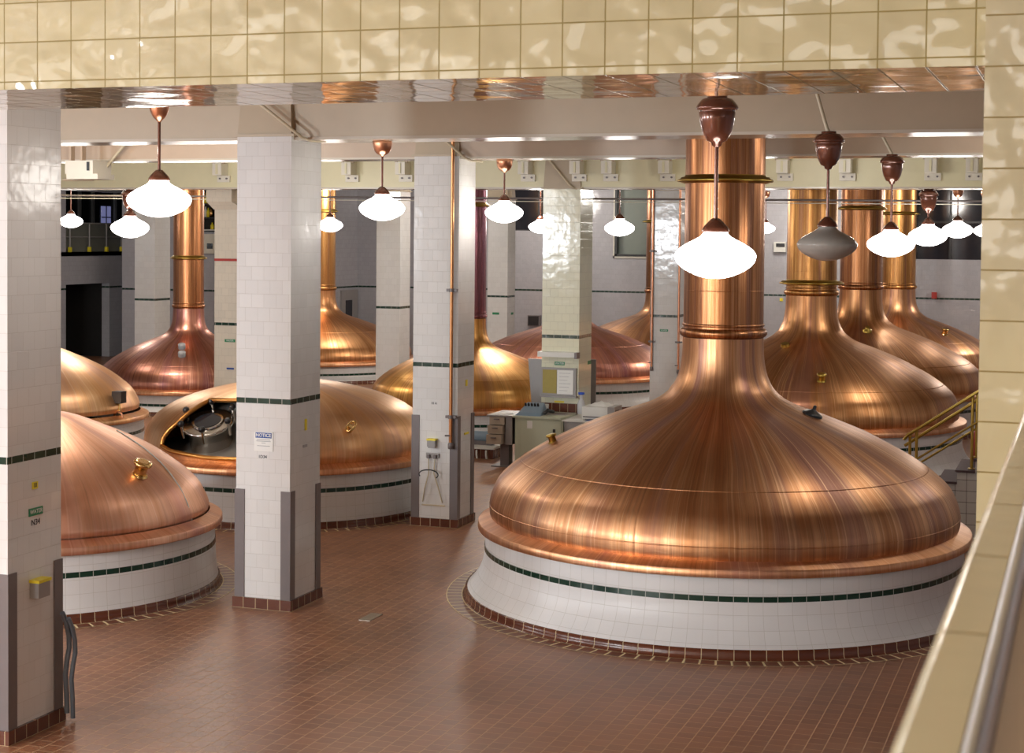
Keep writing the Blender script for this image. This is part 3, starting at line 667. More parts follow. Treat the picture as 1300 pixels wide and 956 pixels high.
# ------------------------------------------------------------------ pendant lamps
GL0 = [(.028, -.136), (.064, -.132), (.10, -.123), (.145, -.106), (.20, -.076), (.238, -.042), (.255, -.002), (.248, .025), (.229, .048), (.19, .076), (.143, .101), (.10, .124), (.079, .145), (.074, .168)]
GL = []
for i in range(len(GL0)-1):
    p0, p1, p2, p3 = GL0[max(i-1, 0)], GL0[i], GL0[i+1], GL0[min(i+2, len(GL0)-1)]
    for q in range(3):
        u = q/3; GL.append(tuple(.5*((2*p1[j])+(-p0[j]+p2[j])*u+(2*p0[j]-5*p1[j]+4*p2[j]-p3[j])*u*u+(-p0[j]+3*p1[j]-3*p2[j]+p3[j])*u**3) for j in (0, 1)))
GL.append(GL0[-1])
def lamp(px, py, wpx, Y, label, kind='cone', top=None, lit=True, group=None, cond=None, cs=1.0, ch=None):
    c_ = atY(px, py, Y); dep = (c_-EYE).dot(fw); s_ = wpx*dep/F/.51
    X, z = c_.x, c_.z
    ztop = atY(px, top, Y).z if top is not None else CEIL
    t = thing('pendant_lamp', label, 'lamp', (X, Y, z), group)
    m = MB(); m.lathe(X, Y, [(.001, z-.1365*s_)]+[(a*s_, z+b*s_) for a, b in GL], M_glob if lit else M_off, 40)
    m.build('glass_globe', t)['label'] = 'white glowing glass globe' if lit else 'unlit grey glass globe'
    m = MB(); m.lathe(X, Y, [(.085*s_, z+.155*s_), (.086*s_, z+.17*s_), (.074*s_, z+.19*s_), (.052*s_, z+.215*s_), (.026*s_, z+.24*s_), (.001, z+.243*s_)], M_cbrown, 28); m.build('shade_cap', t)
    if kind == 'acorn':
        H, W = .315*s_*cs, .128*s_*cs; zb_ = ztop-H
        ac = [(.012*s_, zb_-.01), (.03*s_, zb_), (.035*s_, zb_+.02*s_), (.5*W, zb_+.10*H), (.72*W, zb_+.28*H), (.86*W, zb_+.5*H), (.9*W, zb_+.66*H), (.86*W, zb_+.70*H), (1.0*W, zb_+.71*H), (1.04*W, zb_+.74*H), (1.0*W, zb_+.79*H), (.9*W, zb_+.85*H), (.75*W, zb_+.92*H), (.5*W, zb_+.95*H)]
        m = MB(); m.lathe(X, Y, ac, M_cbrown, 36); m.lathe(X, Y, [(.5*W, zb_+.95*H), (.5*W, zb_+1.0*H), (.001, zb_+H)], M_cbrown, 24); m.build('ceiling_canopy', t)['label'] = 'acorn shaped brown canopy'
        if cond: cx_, cz_ = cond; m = MB(); m.tube([(X, Y, zb_+H-.01), (X-.02, Y+.01, zb_+H+.03), (X+cx_, Y+.12, CEIL)], .016, M_beigepipe, 8); m.build('conduit', t)
    else:
        H = ch or .17*s_*cs; W = .085*s_*cs*1.25; zb_ = ztop-H
        m = MB(); m.lathe(X, Y, [(.014*s_, zb_-.012), (.02*s_, zb_), (.45*W, zb_+.06*H), (.68*W, zb_+.17*H), (.85*W, zb_+.32*H), (.96*W, zb_+.5*H), (1.02*W, zb_+.75*H), (1.03*W, zb_+H), (.001, zb_+H)], M_cupfit, 32); m.build('ceiling_canopy', t)
        if cond: m = MB(); m.tube([(X, Y, ztop-.01), (X, Y, CEIL)], .02, M_cbrown, 8); m.build('stem', t)
    m = MB(); m.tube([(X, Y, z+.2*s_), (X, Y, zb_+.005)], .0125*s_, M_cbrown, 10); m.build('rod', t)
    return t
def zpx(px, z, Y):   # image row of a height, for hanging from a known soffit
    c_ = Vector((atY(px, 200, Y).x, Y, z))-EYE; return CY-F*(c_.dot(up))/(c_.dot(fw))
lamp(908, 326, 103, 10.13, 'biggest lit globe lamp on an acorn canopy, before the largest kettle chimney', 'acorn', 121, cond=(.10, 6))
lamp(1050, 311, 76, 14.05, 'unlit grey globe lamp hanging from an acorn canopy', 'acorn', 167, lit=False, cond=(-.35, 6))
lamp(1131, 310, 60, 18.03, 'lit globe lamp on acorn canopy, right beside the unlit lamp', 'acorn', 196, cond=(-.6, 6))
lamp(1178, 299.5, 48.5, 29.55, 'lit globe lamp on a very short rod under an acorn canopy', 'acorn', zpx(1178, 5.125, 29.55), cond=False)
lamp(1215.5, 292, 38, 35, 'small lit globe lamp under a small copper canopy, right of the short rod lamp', 'cone', 240.5, cs=.8, cond=1)
lamp(1251, 293, 30, 41, 'far lit globe lamp half hidden by the right hand pier', 'cone', 242, cond=1)
lamp(202, 254, 81, 11.6, 'large lit globe lamp near the dark left pillar', 'cone', zpx(202, 5.38, 11.6), cs=.78, ch=5.38-atY(202, 153, 11.6).z)
lamp(485, 264.5, 58, 16.8, 'lit globe lamp between the notice sign pillar and copper pipe pillar', 'cone', zpx(485, 5.30, 16.8))
lamp(640, 270, 48.5, 22.3, 'lit globe lamp just right of the copper pipe pillar', 'cone', zpx(640, 5.35, 22.3))
lamp(786.5, 289.5, 38, 31.5, 'small lit globe lamp right of the ivory pillar', 'cone', zpx(786, 6.2, 31.5))
lamp(686, 288, 30, 38.1, 'small lit globe lamp half hidden behind the ivory pillar', 'cone', zpx(686, 6.24, 38.1))
lamp(419, 286, 32, 34, 'small lit globe lamp peeping out behind the notice sign pillar', 'cone', zpx(419, 6.2, 34))
lamp(165, 289, 48, 29.5, 'lit globe lamp low behind the large left lamp', 'acorn', zpx(165, 5.125, 29.5), cs=.9, cond=False)
lamp(90, 281, 30, 33, 'small lit globe lamp beside the edge of the dark left pillar', 'cone', zpx(90, 6.2, 33))
lamp(972, 290, 24, 43.9, 'tiny lit globe lamp just right of the largest kettle chimney', 'cone', 243, cond=1)

# ------------------------------------------------------------------ bracket boxes on the pale yellow beam
def bracket(px, label):
    p = atY(px, 212, 29.2); x, z = p.x, 5.52
    t = thing('bracket_box', label, 'bracket', (x, 29.2, z), 'bracket boxes on the pale yellow beam')
    m = MB(); m.box(x-.10, x+.10, 28.92, 29.2, z-.13, z+.11, M_paint_w); m.box(x-.02, x+.02, 28.90, 28.92, z-.11, z+.09, M_paint_y); m.build('box_body', t)
    m = MB(); m.box(x-.15, x+.15, 28.95, 29.05, z+.13, z+.17, M_paint_w); m.box(x-.13, x-.09, 28.97, 29.03, z+.10, z+.14, M_paint_t); m.box(x+.09, x+.13, 28.97, 29.03, z+.10, z+.14, M_paint_t); m.build('top_bar', t)
    m = MB(); m.box(x-.12, x+.16, 29.15, 29.2, z-.26, z-.13, M_paint_w); pl_ = m.build('base_plate', t)
    for dx in (-.05, .10):
        m = MB(); m.tube([(x+dx, 29.15, z-.19), (x+dx, 29.12, z-.19)], .018, M_guard, 10); m.build('bolt', pl_)
    return t
for px, lab in ((447, 'white bracket box on the beam above the golden dome, left of the lamp rod'), (515, 'white bracket box on the beam next to the copper pipe pillar head'), (670, 'white bracket box on the beam left above the ivory pillar'), (735, 'white bracket box on the beam right above the ivory pillar'),
                (775, 'white bracket box with a long shadow, second right of the ivory pillar'), (847, 'white bracket box just left of the largest kettle chimney'), (996, 'white bracket box just right of the largest kettle chimney'), (1075, 'white bracket box between the two dark acorn canopies'),
                (1183, 'white bracket box above the short rod lamp'), (1235, 'white bracket box closest to the right hand pier'), (284, 'white bracket box on the beam just left of the notice sign pillar')):
    bracket(px, lab)
# long cable slung under the beam
m = MB(); m.tube([(-24+i, 30.3, 5.03-.0045*(i)-.03*math.sin(i*.8)**2*0) for i in range(0, 29)], .022, M_guard, 6); o = m.build('cable_conduit', origin=(-10, 30.3, 5)); tag(o, 'thin dark conduit running level just under the pale yellow beam', 'conduit')
m = MB(); m.tube([(-24+i, 30.25, 4.97-.0045*i) for i in range(0, 29)], .009, M_paint_w, 6); o = m.build('thin_cable', origin=(-10, 30.25, 4.9)); tag(o, 'thin pale cable running just beneath the dark conduit', 'cable')
# conduits from ceiling to pillar heads
def conduit(pts, label, r_=.018, mat=M_beigepipe):
    m = MB(); m.tube(pts, r_, mat, 8); o = m.build('wall_conduit', origin=pts[0]); return tag(o, label, 'conduit')
conduit([atY(325, 128, 16.3), atY(375, 168, 16.3), atY(384, 175, 16.35), atY(395, 178.5, 16.6), atY(414, 179, 16.9)], 'beige conduit crossing the head of the notice sign pillar')
conduit([atY(553, 168, 21.9), atY(590, 200, 21.9), atY(598, 204, 22.0), atY(612, 205, 22.3)], 'beige conduit crossing the head of the copper pipe pillar')
conduit([atY(697, 203, 29.1), atY(722, 234, 29.1), atY(728, 239, 29.1), atY(745, 240, 29.3)], 'thin beige conduit slanting to the head of the ivory pillar')
conduit([atY(163, 178, 21.9), atY(127, 222, 21.9), atY(118, 228, 21.9), atY(80, 228, 21.9)], 'beige conduit slanting down left of the large left lamp', .025)
# equipment box hung left under the beams
eb = thing('ballast_box', 'cream equipment box hung under the beam left of the large left lamp', 'electrical box', (-15.0, 21.8, 5.2))
a = atY(97, 205, 21.8); b = atY(132, 220, 21.8)
m = MB(); m.box(a.x, b.x, 21.5, 22.0, b.z-.02, a.z, M_paint_w); m.box(b.x-.10, b.x-.06, 21.48, 21.5, b.z+.03, a.z-.02, M_blk); m.build('box_body', eb)
m = MB(); m.box(a.x+.06, b.x+.12, 21.45, 21.9, b.z-.10, b.z-.02, M_paint_w); m.build('lower_tray', eb)
m = MB(); m.box(a.x, a.x+.04, 21.6, 21.7, a.z, CEIL, M_paint_t); m.box(b.x-.3, b.x-.26, 21.6, 21.7, a.z, CEIL, M_paint_t); m.build('hanger', eb)

# ------------------------------------------------------------------ pipes on pillars
def pipe(x, y, z0, z1, r_, label, clips, mat=M_pipecu, valve=True):
    t = thing('copper_pipe', label, 'pipe', (x, y, z0))
    m = MB(); m.tube([(x, y, z0), (x, y, z1)], r_, mat, 14); m.build('tube', t)
    for zc_ in clips:
        m = MB(); m.tube([(x, y, zc_-.025), (x, y, zc_+.025)], r_*1.6, M_guard, 12); m.box(x-.08, x+.08, y-.01, y+.05, zc_-.02, zc_+.02, M_guard); m.build('clip', t)
    if valve:
        m = MB(); m.tube([(x, y, z0-.10), (x, y, z0-.09), (x, y, z0-.02), (x, y, z0)], [r_*.6, r_*1.5, r_*1.5, r_], M_guard, 12); m.tube([(x, y-.02, z0+.10), (x-.07, y-.05, z0+.10)], .012, M_guard, 8); m.build('end_valve', t)
    return t
pipe(-8.665, 21.93, 1.25, CEIL, .026, 'copper pipe running full height on the front of the white pillar', (3.45, 1.62))
pipe(-9.80, 37.76, 1.15, CEIL, .026, 'thin copper pipe on the left edge of the pillar behind the largest kettle', (3.9, 1.75), M_cupfit)
pipe(-9.15, 37.76, 1.10, CEIL, .026, 'thin copper pipe on the right edge of the pillar behind the largest kettle', (3.9, 1.75), M_cupfit)

# ------------------------------------------------------------------ signs and wall fittings on the pillars
YA = 16.42
p = atY(335, 561, YA)
sg = thing('notice_sign', 'white notice sign with a blue header on the tiled pillar', 'sign', (p.x, YA, p.z))
m = MB(); m.box(p.x-.118, p.x+.118, YA-.008, YA, p.z-.105, p.z+.115, M_paper); m.build('board', sg)
m = MB(); m.box(p.x-.100, p.x+.100, YA-.012, YA-.008, p.z+.045, p.z+.105, M_blu); hd = m.build('header', sg); hd['label'] = 'blue header reading NOTICE'
text('NOTICE', hd, (p.x, YA-.014, p.z+.075), .052, M_paper, bold=.0012)
for i, (wd, zz) in enumerate(((.17, .025), (.18, .008), (.05, -.012), (.16, -.045))):
    m = MB(); m.box(p.x-wd/2, p.x+wd/2, YA-.0095, YA-.008, p.z+zz-.003, p.z+zz+.003, M_cap); m.build('text_line', sg)
M_white0 = plain('plain_white_glaze', (.72, .71, .70), .2, var=.02)
def wtext(s, px, py, Y=None, X=None, size=.048, label='', mat=M_ink):
    p = atY(px, py, Y) if Y else atX(px, py, X)
    m = MB(); w_ = .028*len(s)+.01; e = .0015
    if Y: m.box(p.x-w_/2, p.x+w_/2, Y-e, Y, p.z-.026, p.z+.026, M_white0)
    else: m.box(X, X+e, p.y-w_/2, p.y+w_/2, p.z-.026, p.z+.026, M_paper)
    o = m.build('marking_plate', origin=p); tag(o, label, 'marking')
    text(s, o, (p.x, Y-e-.001, p.z) if Y else (X+e+.001, p.y, p.z), size, mat, '-y' if Y else '+x', bold=.001)
    return o
wtext('1D34', 333.5, 580, Y=YA, label='small grey code lettering just below the blue notice sign')
wtext('10 A', 551, 512, Y=22.0, label='small dark code on the front of the copper pipe pillar')
p = atX(388, 539, -8.42); small_sign((-8.42, p.y, p.z), .05, .13, M_yel, 'small yellow sticker on the side face of the notice sign pillar', 'yellow_sticker', normal='+x')
p = atX(387, 566, -8.42); small_sign((-8.42, p.y, p.z), .10, .03, M_cap, 'tiny grey tag on the side face of the notice sign pillar', 'grey_tag', normal='+x')
XB = -8.59
p = atX(592, 486, XB); small_sign((XB, p.y, p.z), .07, .09, M_yel, 'small yellow sticker high on the side of the copper pipe pillar', 'yellow_sticker', normal='+x')
p = atX(592, 550, XB); small_sign((XB, p.y, p.z), .18, .03, M_yel, 'low yellow strip on the side of the copper pipe pillar', 'yellow_sticker', normal='+x')
XL = -8.36
p = atX(44, 616, XL); small_sign((XL, p.y, p.z), .075, .06, M_yel, 'yellow striped label above the green label on the shadowed pillar', 'yellow_sticker', txt='III', tmat=M_ink, tsize=.055, normal='+x')
p = atX(45, 649, XL); small_sign((XL, p.y, p.z), .19, .065, M_grn, 'green label on the side of the shadowed left pillar', 'green_label', txt='WATER', tsize=.05, normal='+x', under='N34')
p = atX(292.5, 432.5, -16.4); p = atY(292, 432.5, 29.86); small_sign((p.x, 29.86, p.z), .24, .06, M_grn, 'small green label on the beige pillar', 'green_label', txt='WATER', tsize=.05)
p = atY(292.5, 468, 29.86); small_sign((p.x, 29.86, p.z), .17, .035, M_blu, 'small blue label low on the beige pillar', 'blue_label')
p = atY(629.5, 398, 47.2); small_sign((p.x, 47.2, p.z), .22, .07, M_grn, 'small green label on the distant pillar, front face', 'green_label')
p = atX(650, 398, -16.82); small_sign((-16.82, p.y, p.z), .2, .07, M_grn, 'small green label on the distant pillar, side face', 'green_label', normal='+x')
p = atY(843, 419.5, 37.8); small_sign((p.x, 37.8, p.z), .20, .055, M_grn, 'small green label on the pillar with two thin pipes', 'green_label', txt='WATER', tsize=.045)
p = atY(710.5, 461.5, 29.15); small_sign((p.x, 29.15, p.z), .20, .065, M_grn, 'green label under the strip light on the ivory pillar', 'green_label', txt='WATER', tsize=.052)
p = atX(748, 460, -8.96); small_sign((-8.96, p.y, p.z), .2, .07, M_grn, 'green label on the side of the ivory pillar', 'green_label', normal='+x')
p = atY(710, 510, 29.15); small_sign((p.x, 29.15, p.z), .19, .035, M_yel, 'yellow strip sticker under the notice board', 'yellow_sticker')
# dispensers
def dispenser(x, y, z, nx, label):
    t = thing('soap_dispenser', label, 'dispenser', (x, y, z))
    m = MB()
    if nx: m.box(x, x+.09, y-.08, y+.08, z-.08, z+.05, M_gry); 
    else: m.box(x-.062, x+.062, y-.09, y, z-.05, z+.04, M_gry); m.box(x-.05, x+.05, y-.08, y, z-.07, z-.05, M_gry)
    m.build('body', t)
    m = MB()
    if nx: m.box(x, x+.10, y-.09, y+.09, z+.05, z+.075, M_yel)
    else: m.box(x-.07, x+.07, y-.095, y, z+.04, z+.065, M_yel)
    m.build('lid', t)['label'] = 'yellow top'
p = atX(45, 745, XL); dispenser(XL, p.y, p.z, True, 'grey dispenser with yellow top on the shadowed left pillar')
p = atY(550, 562, 22.0); dispenser(p.x, 22.0, p.z, False, 'grey dispenser with yellow top on the copper pipe pillar')
p = atY(550, 578, 22.0)
t = thing('outlet_plate', 'grey outlet plate with two hanging cords below the dispenser', 'outlet', (p.x, 22.0, p.z))
m = MB(); m.box(p.x-.10, p.x+.10, 21.965, 22.0, p.z-.035, p.z+.035, M_gry); m.build('plate', t)
for i, x_ in enumerate((-.05, .05)):
    m = MB(); m.box(p.x+x_-.02, p.x+x_+.02, 21.92, 21.965, p.z-.04, p.z+.015, M_guard); q = m.build('plug', t)
    e = -.12 if i == 0 else .14
    m = MB(); m.tube([(p.x+x_, 21.94, p.z-.04), (p.x+x_+.01*(-1)**i, 21.93, p.z-.25), (p.x+x_+e*.5, 21.94, p.z-.5), (p.x+x_+e*.8, 21.96, p.z-.68)], .010, M_beigepipe, 8); m.build('cord', q)
m = MB(); m.tube([(p.x+.12+.30*(math.cos(a)-1)*.5-.0, 21.90, p.z-.27+.07*math.sin(a)) for a in [PI*i/14 for i in range(-3, 17)]], .009, M_blk, 6)
tag(m.build('black_cable', origin=(p.x, 21.9, p.z-.25)), 'black cable looped over the hanging cords', 'cable')
m = MB(); m.box(p.x-.17, p.x+.19, 21.985, 22.0, p.z-.74, p.z-.72, M_beigepipe); tag(m.build('cord_stain', origin=(p.x, 22, p.z-.72)), 'thin beige stain line below the hanging cords', 'ledge')  # thin raised strip modelled for the stain under the cords
# hose on the near pillar
hp = [atX(x_, y_, -8.28) for x_, y_ in ((79, 778), (84, 790), (87.5, 806), (88, 822), (85, 838), (83, 856), (84.5, 880), (85, 905))]
m = MB(); m.tube(hp, .022, M_hose, 10); h2 = [v+Vector((.04, .03, -.05)) for v in hp]; m.tube(h2, .02, M_hose, 10)
tag(m.build('rubber_hose', origin=hp[0]), 'blue grey rubber hose hanging by the corner of the shadowed left pillar', 'hose')

# ------------------------------------------------------------------ desk group in front of the ivory pillar
YF = 28.1
cb = thing('green_cabinet', 'pale green enamel cabinet in front of the ivory pillar', 'cabinet', (-9.38, 28.5, 0))
m = MB(); m.box(-9.84, -8.92, YF, 28.95, .04, .93, M_gcab); m.box(-9.80, -8.96, YF+.03, 28.9, 0, .04, M_guard); m.build('body', cb)
m = MB(); m.box(-9.72, -8.95, YF-.02, YF, .08, .89, M_gcab); dr_ = m.build('door', cb)
m = MB(); m.box(-9.10, -9.06, YF-.05, YF-.02, .55, .75, M_blk); m.build('handle', dr_)['label'] = 'black upright handle'
m = MB(); m.box(-9.60, -9.50, YF-.024, YF-.02, .74, .88, M_paper); m.build('paper_label', dr_)
m = MB(); m.box(-9.88, -8.945, YF-.05, 28.98, .93, .965, M_gcab); m.build('worktop', cb)
m = MB(); m.box(-9.5, -8.98, 28.45, 28.8, .965, .975, M_gry); m.box(-9.46, -9.02, 28.48, 28.77, .972, .977, M_guard); m.build('inset_sink', cb)
dk = thing('drawer_stand', 'grey stand with three tan drawers on a single pedestal leg', 'drawers', (-10.1, 28.5, 0))
m = MB(); m.box(-10.02, -9.90, YF, 28.9, .42, .93, M_gry); m.box(-10.36, -9.9, YF+.06, 28.9, .42, .93, M_gry); m.build('case', dk)
m = MB(); m.box(-10.38, -9.89, YF-.03, 28.95, .93, .955, M_gry); m.build('top', dk)
for z0_, z1_, dx in ((.78, .92, 0), (.615, .765, -.02), (.43, .60, -.035)):
    m = MB(); m.box(-10.33+dx, -10.04+dx, YF-.02+dx*2, YF+.06, z0_, z1_, M_tan); q = m.build('drawer', dk)
    m = MB(); m.box(-10.24+dx, -10.14+dx, YF-.045+dx*2, YF-.02+dx*2, (z0_+z1_)/2+.02, (z0_+z1_)/2+.04, M_guard); m.build('pull', q)
m = MB(); m.box(-10.16, -9.99, YF+.1, YF+.3, 0.02, .42, M_guard); m.box(-10.30, -9.86, YF+.0, YF+.5, 0, .02, M_guard); m.build('pedestal', dk)
d2 = thing('filing_cabinet', 'grey metal drawer unit under the printer, right of the green cabinet', 'drawers', (-8.3, 28.5, 0))
m = MB(); m.box(-8.90, -7.7, YF, 28.9, 0, .90, M_gry); m.build('case', d2)
m = MB(); m.box(-8.93, -7.6, YF-.05, 28.95, .90, .93, M_offw); m.build('worktop', d2)
for i in range(3):
    for j in range(2):
        x_ = -8.86+j*.58; z_ = .62-.28*i
        m = MB(); m.box(x_, x_+.54, YF-.02, YF, z_, z_+.25, M_gry); q = m.build('drawer', d2)
        m = MB(); m.box(x_+.15, x_+.39, YF-.04, YF-.02, z_+.14, z_+.17, M_steel); m.build('pull', q)
# blue-grey phone console
cn = thing('blue_console', 'pale blue control console with dark knobs on the green cabinet', 'console', (-9.55, 28.35, .965))
m = MB(); m.hexa([(-9.85, 28.1, .965), (-9.36, 28.1, .965), (-9.36, 28.55, .965), (-9.85, 28.55, .965)], [(-9.79, 28.16, 1.02), (-9.42, 28.16, 1.02), (-9.42, 28.53, 1.17), (-9.75, 28.53, 1.17)], M_blue); m.build('case', cn)
for i in range(5):
    m = MB(); q = Vector((-9.74+i*.06, 28.40, 1.12)); m.tube([q, q+Vector((0, -.02, .05))], [.022, .018], M_blk, 10); m.build('knob', cn)
m = MB(); m.tube([(-9.35, 28.3, 1.0), (-9.28, 28.3, 1.06), (-9.22, 28.45, 1.02)], [.03, .04, .03], M_blk, 10); m.build('handset', cn)
m = MB(); m.tube([(-9.42, 28.6, .97), (-9.42, 28.6, 1.14)], [.05, .06], M_offw, 18); tag(m.build('plastic_cup', origin=(-9.42, 28.6, .97)), 'small white plastic cup behind the blue console', 'cup')
m = MB(); m.box(-10.25, -9.97, 28.15, 28.4, .955, .962, M_paper); tag(m.build('paper_sheets', origin=(-10.1, 28.3, .96)), 'white paper lying on the drawer stand', 'paper')
m = MB(); m.box(-8.85, -8.55, 28.08, 28.3, .93, .937, M_paper); m.box(-8.5, -8.3, 28.07, 28.25, .93, .935, M_blu); tag(m.build('paper_sheets', origin=(-8.7, 28.2, .93)), 'white paper lying in front of the printer', 'paper')
prn = thing('desk_printer', 'off white desk printer under crumpled paper, right of the ivory pillar', 'printer', (-8.32, 28.45, .93))
m = MB(); m.box(-8.60, -8.12, 28.2, 28.7, .95, 1.17, M_offw); m.box(-8.58, -8.14, 28.19, 28.2, .98, 1.0, M_guard); m.build('housing', prn)
m = MB(); m.box(-8.12, -7.99, 28.2, 28.7, .93, 1.18, M_gry); m.box(-7.99, -7.985, 28.26, 28.5, 1.0, 1.12, M_blk); m.build('side_panel', prn)
m = MB(); m.box(-8.56, -8.05, 28.25, 28.65, .93, .95, M_guard); m.build('foot', prn)
m = MB(); rows = []
for i in range(9):
    v_ = i/8
    rows.append([(-8.52+.42*u_/8, 28.25+.4*v_, 1.175+.10*math.sin(PI*u_/8)*math.sin(PI*v_)*(.7+.3*math.sin(u_*2.1+i*1.3))) for u_ in range(9)])
m.grid(rows, M_paper, lambda i, j: (i*.05, j*.05), closed=False); tag(m.build('crumpled_paper', origin=(-8.3, 28.4, 1.17)), 'crumpled white paper heaped on top of the printer', 'paper')
bt = thing('spray_bottle', 'clear plastic bottle with a bright blue cap by the ivory pillar', 'bottle', (-8.78, 28.75, .965))
m = MB(); m.lathe(-8.78, 28.75, [(.001, .966), (.07, .968), (.075, 1.0), (.075, 1.16), (.05, 1.22), (.028, 1.25)], M_bott, 20); m.build('bottle_body', bt)
m = MB(); m.lathe(-8.78, 28.75, [(.05, 1.33), (.06, 1.335), (.06, 1.37), (.001, 1.375)], M_bcap, 18); m.lathe(-8.78, 28.75, [(.03, 1.25), (.03, 1.33)], M_bott, 14); m.build('cap', bt)['label'] = 'bright blue cap'
# notice board and strip light on the ivory pillar
nb = thing('notice_board', 'framed notice board, half olive and half white paper, on the ivory pillar', 'notice board', (-9.33, 29.1, 1.4))
a = atY(688, 466, 29.12); b = atY(731.5, 503, 29.12)
m = MB(); m.box(a.x, b.x, 29.09, 29.15, b.z, a.z, M_gry); m.build('frame', nb)
mx_ = (a.x*.55+b.x*.45)
m = MB(); m.box(a.x+.03, mx_, 29.08, 29.09, b.z+.04, a.z-.04, M_olive); m.build('cork_half', nb)
m = MB(); m.box(mx_+.01, b.x-.05, 29.075, 29.09, b.z+.03, a.z-.04, M_paper); pp = m.build('paper_sheet', nb)
for i in range(6):
    z_ = a.z-.10-i*.065; m = MB(); m.box(mx_+.05, b.x-.10-.03*(i % 3), 29.073, 29.075, z_, z_+.006, M_cap); m.build('text_line', pp)
m = MB(); m.box(a.x, b.x+.03, 29.0, 29.15, b.z-.03, b.z, M_gry); m.build('ledge', nb)
sl = thing('strip_light', 'white strip light housing across the ivory pillar under the green tile line', 'light fixture', (-9.33, 29.0, 1.85))
a = atY(684, 446, 29.0); b = atY(731, 454, 29.0)
m = MB(); m.box(a.x, b.x, 28.92, 29.15, b.z, a.z, M_offw); m.build('housing', sl)
m = MB(); m.box(b.x, b.x+.05, 28.90, 29.1, b.z-.02, a.z+.0, M_guard); m.build('end_cap', sl)
# brown tile upstand at desk height
m = MB(); a = atY(688, 511, 29.1); b = atY(733, 522, 29.1); m.box(a.x-.02, b.x+.02, 29.08, 29.15, .93, a.z, M_brown); tag(m.build('tile_upstand', origin=(a.x, 29.1, 1)), 'brown tile upstand behind the green cabinet', 'tiling')
# grey screens either side of the pillar
m = MB(); a = atY(671.5, 455, 30.3); b = atY(689, 455, 30.3); c2 = atY(676, 524, 30.3)
m.hexa([(c2.x, 30.25, .9), (b.x, 30.25, .9), (b.x, 30.3, .9), (c2.x, 30.3, .9)], [(a.x, 30.25, a.z), (b.x, 30.25, a.z), (b.x, 30.3, a.z), (a.x, 30.3, a.z)], M_panel); m.box(c2.x+.03, c2.x+.08, 30.25, 30.3, 0, .9, M_guard); m.box(b.x-.08, b.x-.03, 30.25, 30.3, 0, .9, M_guard)
tag(m.build('screen_panel', origin=(b.x, 30.3, 0)), 'light grey screen panel standing left of the ivory pillar', 'panel')
m = MB(); a = atY(749, 456, 30.5); b = atY(756.5, 517, 30.5); m.box(a.x, b.x, 30.45, 30.5, 0, a.z, M_guard)
tag(m.build('screen_panel', origin=(a.x, 30.5, 0)), 'narrow dark grey screen panel right of the ivory pillar', 'panel')
# low tiled kerb with a grey machine behind the desk
t = thing('tiled_kerb', 'low brown tiled kerb with a white top, left of the pedestal leg', 'kerb', (-10.6, 30, 0))
a = atY(602, 566, 29.0); b = atY(626, 585, 29.0)
m = MB(); m.box(a.x-.3, b.x, 29.0, 29.7, 0, .19, M_brown); m.build('base', t)
m = MB(); m.box(a.x-.3, b.x+.03, 28.96, 29.72, .19, .23, M_offw); m.build('top_slab', t)
for px_ in (605, 617):
    q = atY(px_, 575, 28.95); m = MB(); m.tube([(q.x, 28.95, .17), (q.x+.01, 28.92, .09), (q.x+.03, 28.9, .02)], .018, M_offw, 8); m.build('drain_tube', t)
t = thing('grey_drum', 'blue grey machine drum on the low kerb behind the drawer stand', 'machine', (-10.6, 29.35, .23))
m = MB(); q = atY(614, 557, 29.35); m.tube([(q.x-.3, 29.35, .38), (q.x+.3, 29.35, .38)], .11, M_blue, 24); m.build('drum', t)
m = MB(); m.box(q.x-.25, q.x+.2, 29.25, 29.45, .23, .31, M_guard); m.build('cradle', t)
# dark monitor on the far wall
a = atY(671, 400, 53.2); b = atY(686, 414, 53.2); m = MB(); m.box(a.x, b.x, 53.1, 53.3, b.z, a.z, M_guard); m.box(a.x+.03, b.x-.03, 53.08, 53.1, b.z+.03, a.z-.03, M_blk)
tag(m.build('wall_monitor', origin=(a.x, 53.2, a.z)), 'small dark screen on the far wall left of the ivory pillar', 'screen')
a = atX(465, 351, -24.7); b = atX(471.5, 361, -24.7); m = MB(); m.box(-24.7, -24.55, a.y, b.y, 2.55, 2.9, M_grn); m.box(-24.55, -24.54, a.y+.1, b.y-.1, 2.6, 2.85, M_blk)
tag(m.build('wall_box', origin=(-24.7, a.y, 2.7)), 'small dark green box on the dark wall above the grey door', 'box')
# thermostat panel on far wall right of big chimney
a = atY(983, 307, 53.2); b = atY(998, 320, 53.2)
t = thing('control_panel', 'white wall controller with a dark display, right of the largest chimney', 'controller', (a.x, 53.3, a.z))
m = MB(); m.box(a.x, b.x, 53.1, 53.3, b.z, a.z, M_offw); m.build('case', t)
m = MB(); m.box(a.x+.08, b.x-.03, 53.08, 53.1, (a.z+b.z)/2, a.z-.05, M_blk); m.build('display', t)
m = MB(); q = atY(1186, 375, 53.2); m.box(q.x-.08, q.x+.08, 53.15, 53.3, q.z-.1, q.z+.1, M_red); tag(m.build('alarm_button', origin=q), 'tiny red alarm box on the far wall above the green line', 'alarm')
m = MB(); q = atY(991, 380.5, 53.2); m.box(q.x-.04, q.x+.06, 53.27, 53.3, q.z-.05, q.z+.05, M_yel); tag(m.build('yellow_sticker', origin=q), 'tiny yellow sticker on the far wall between two chimneys', 'sticker')
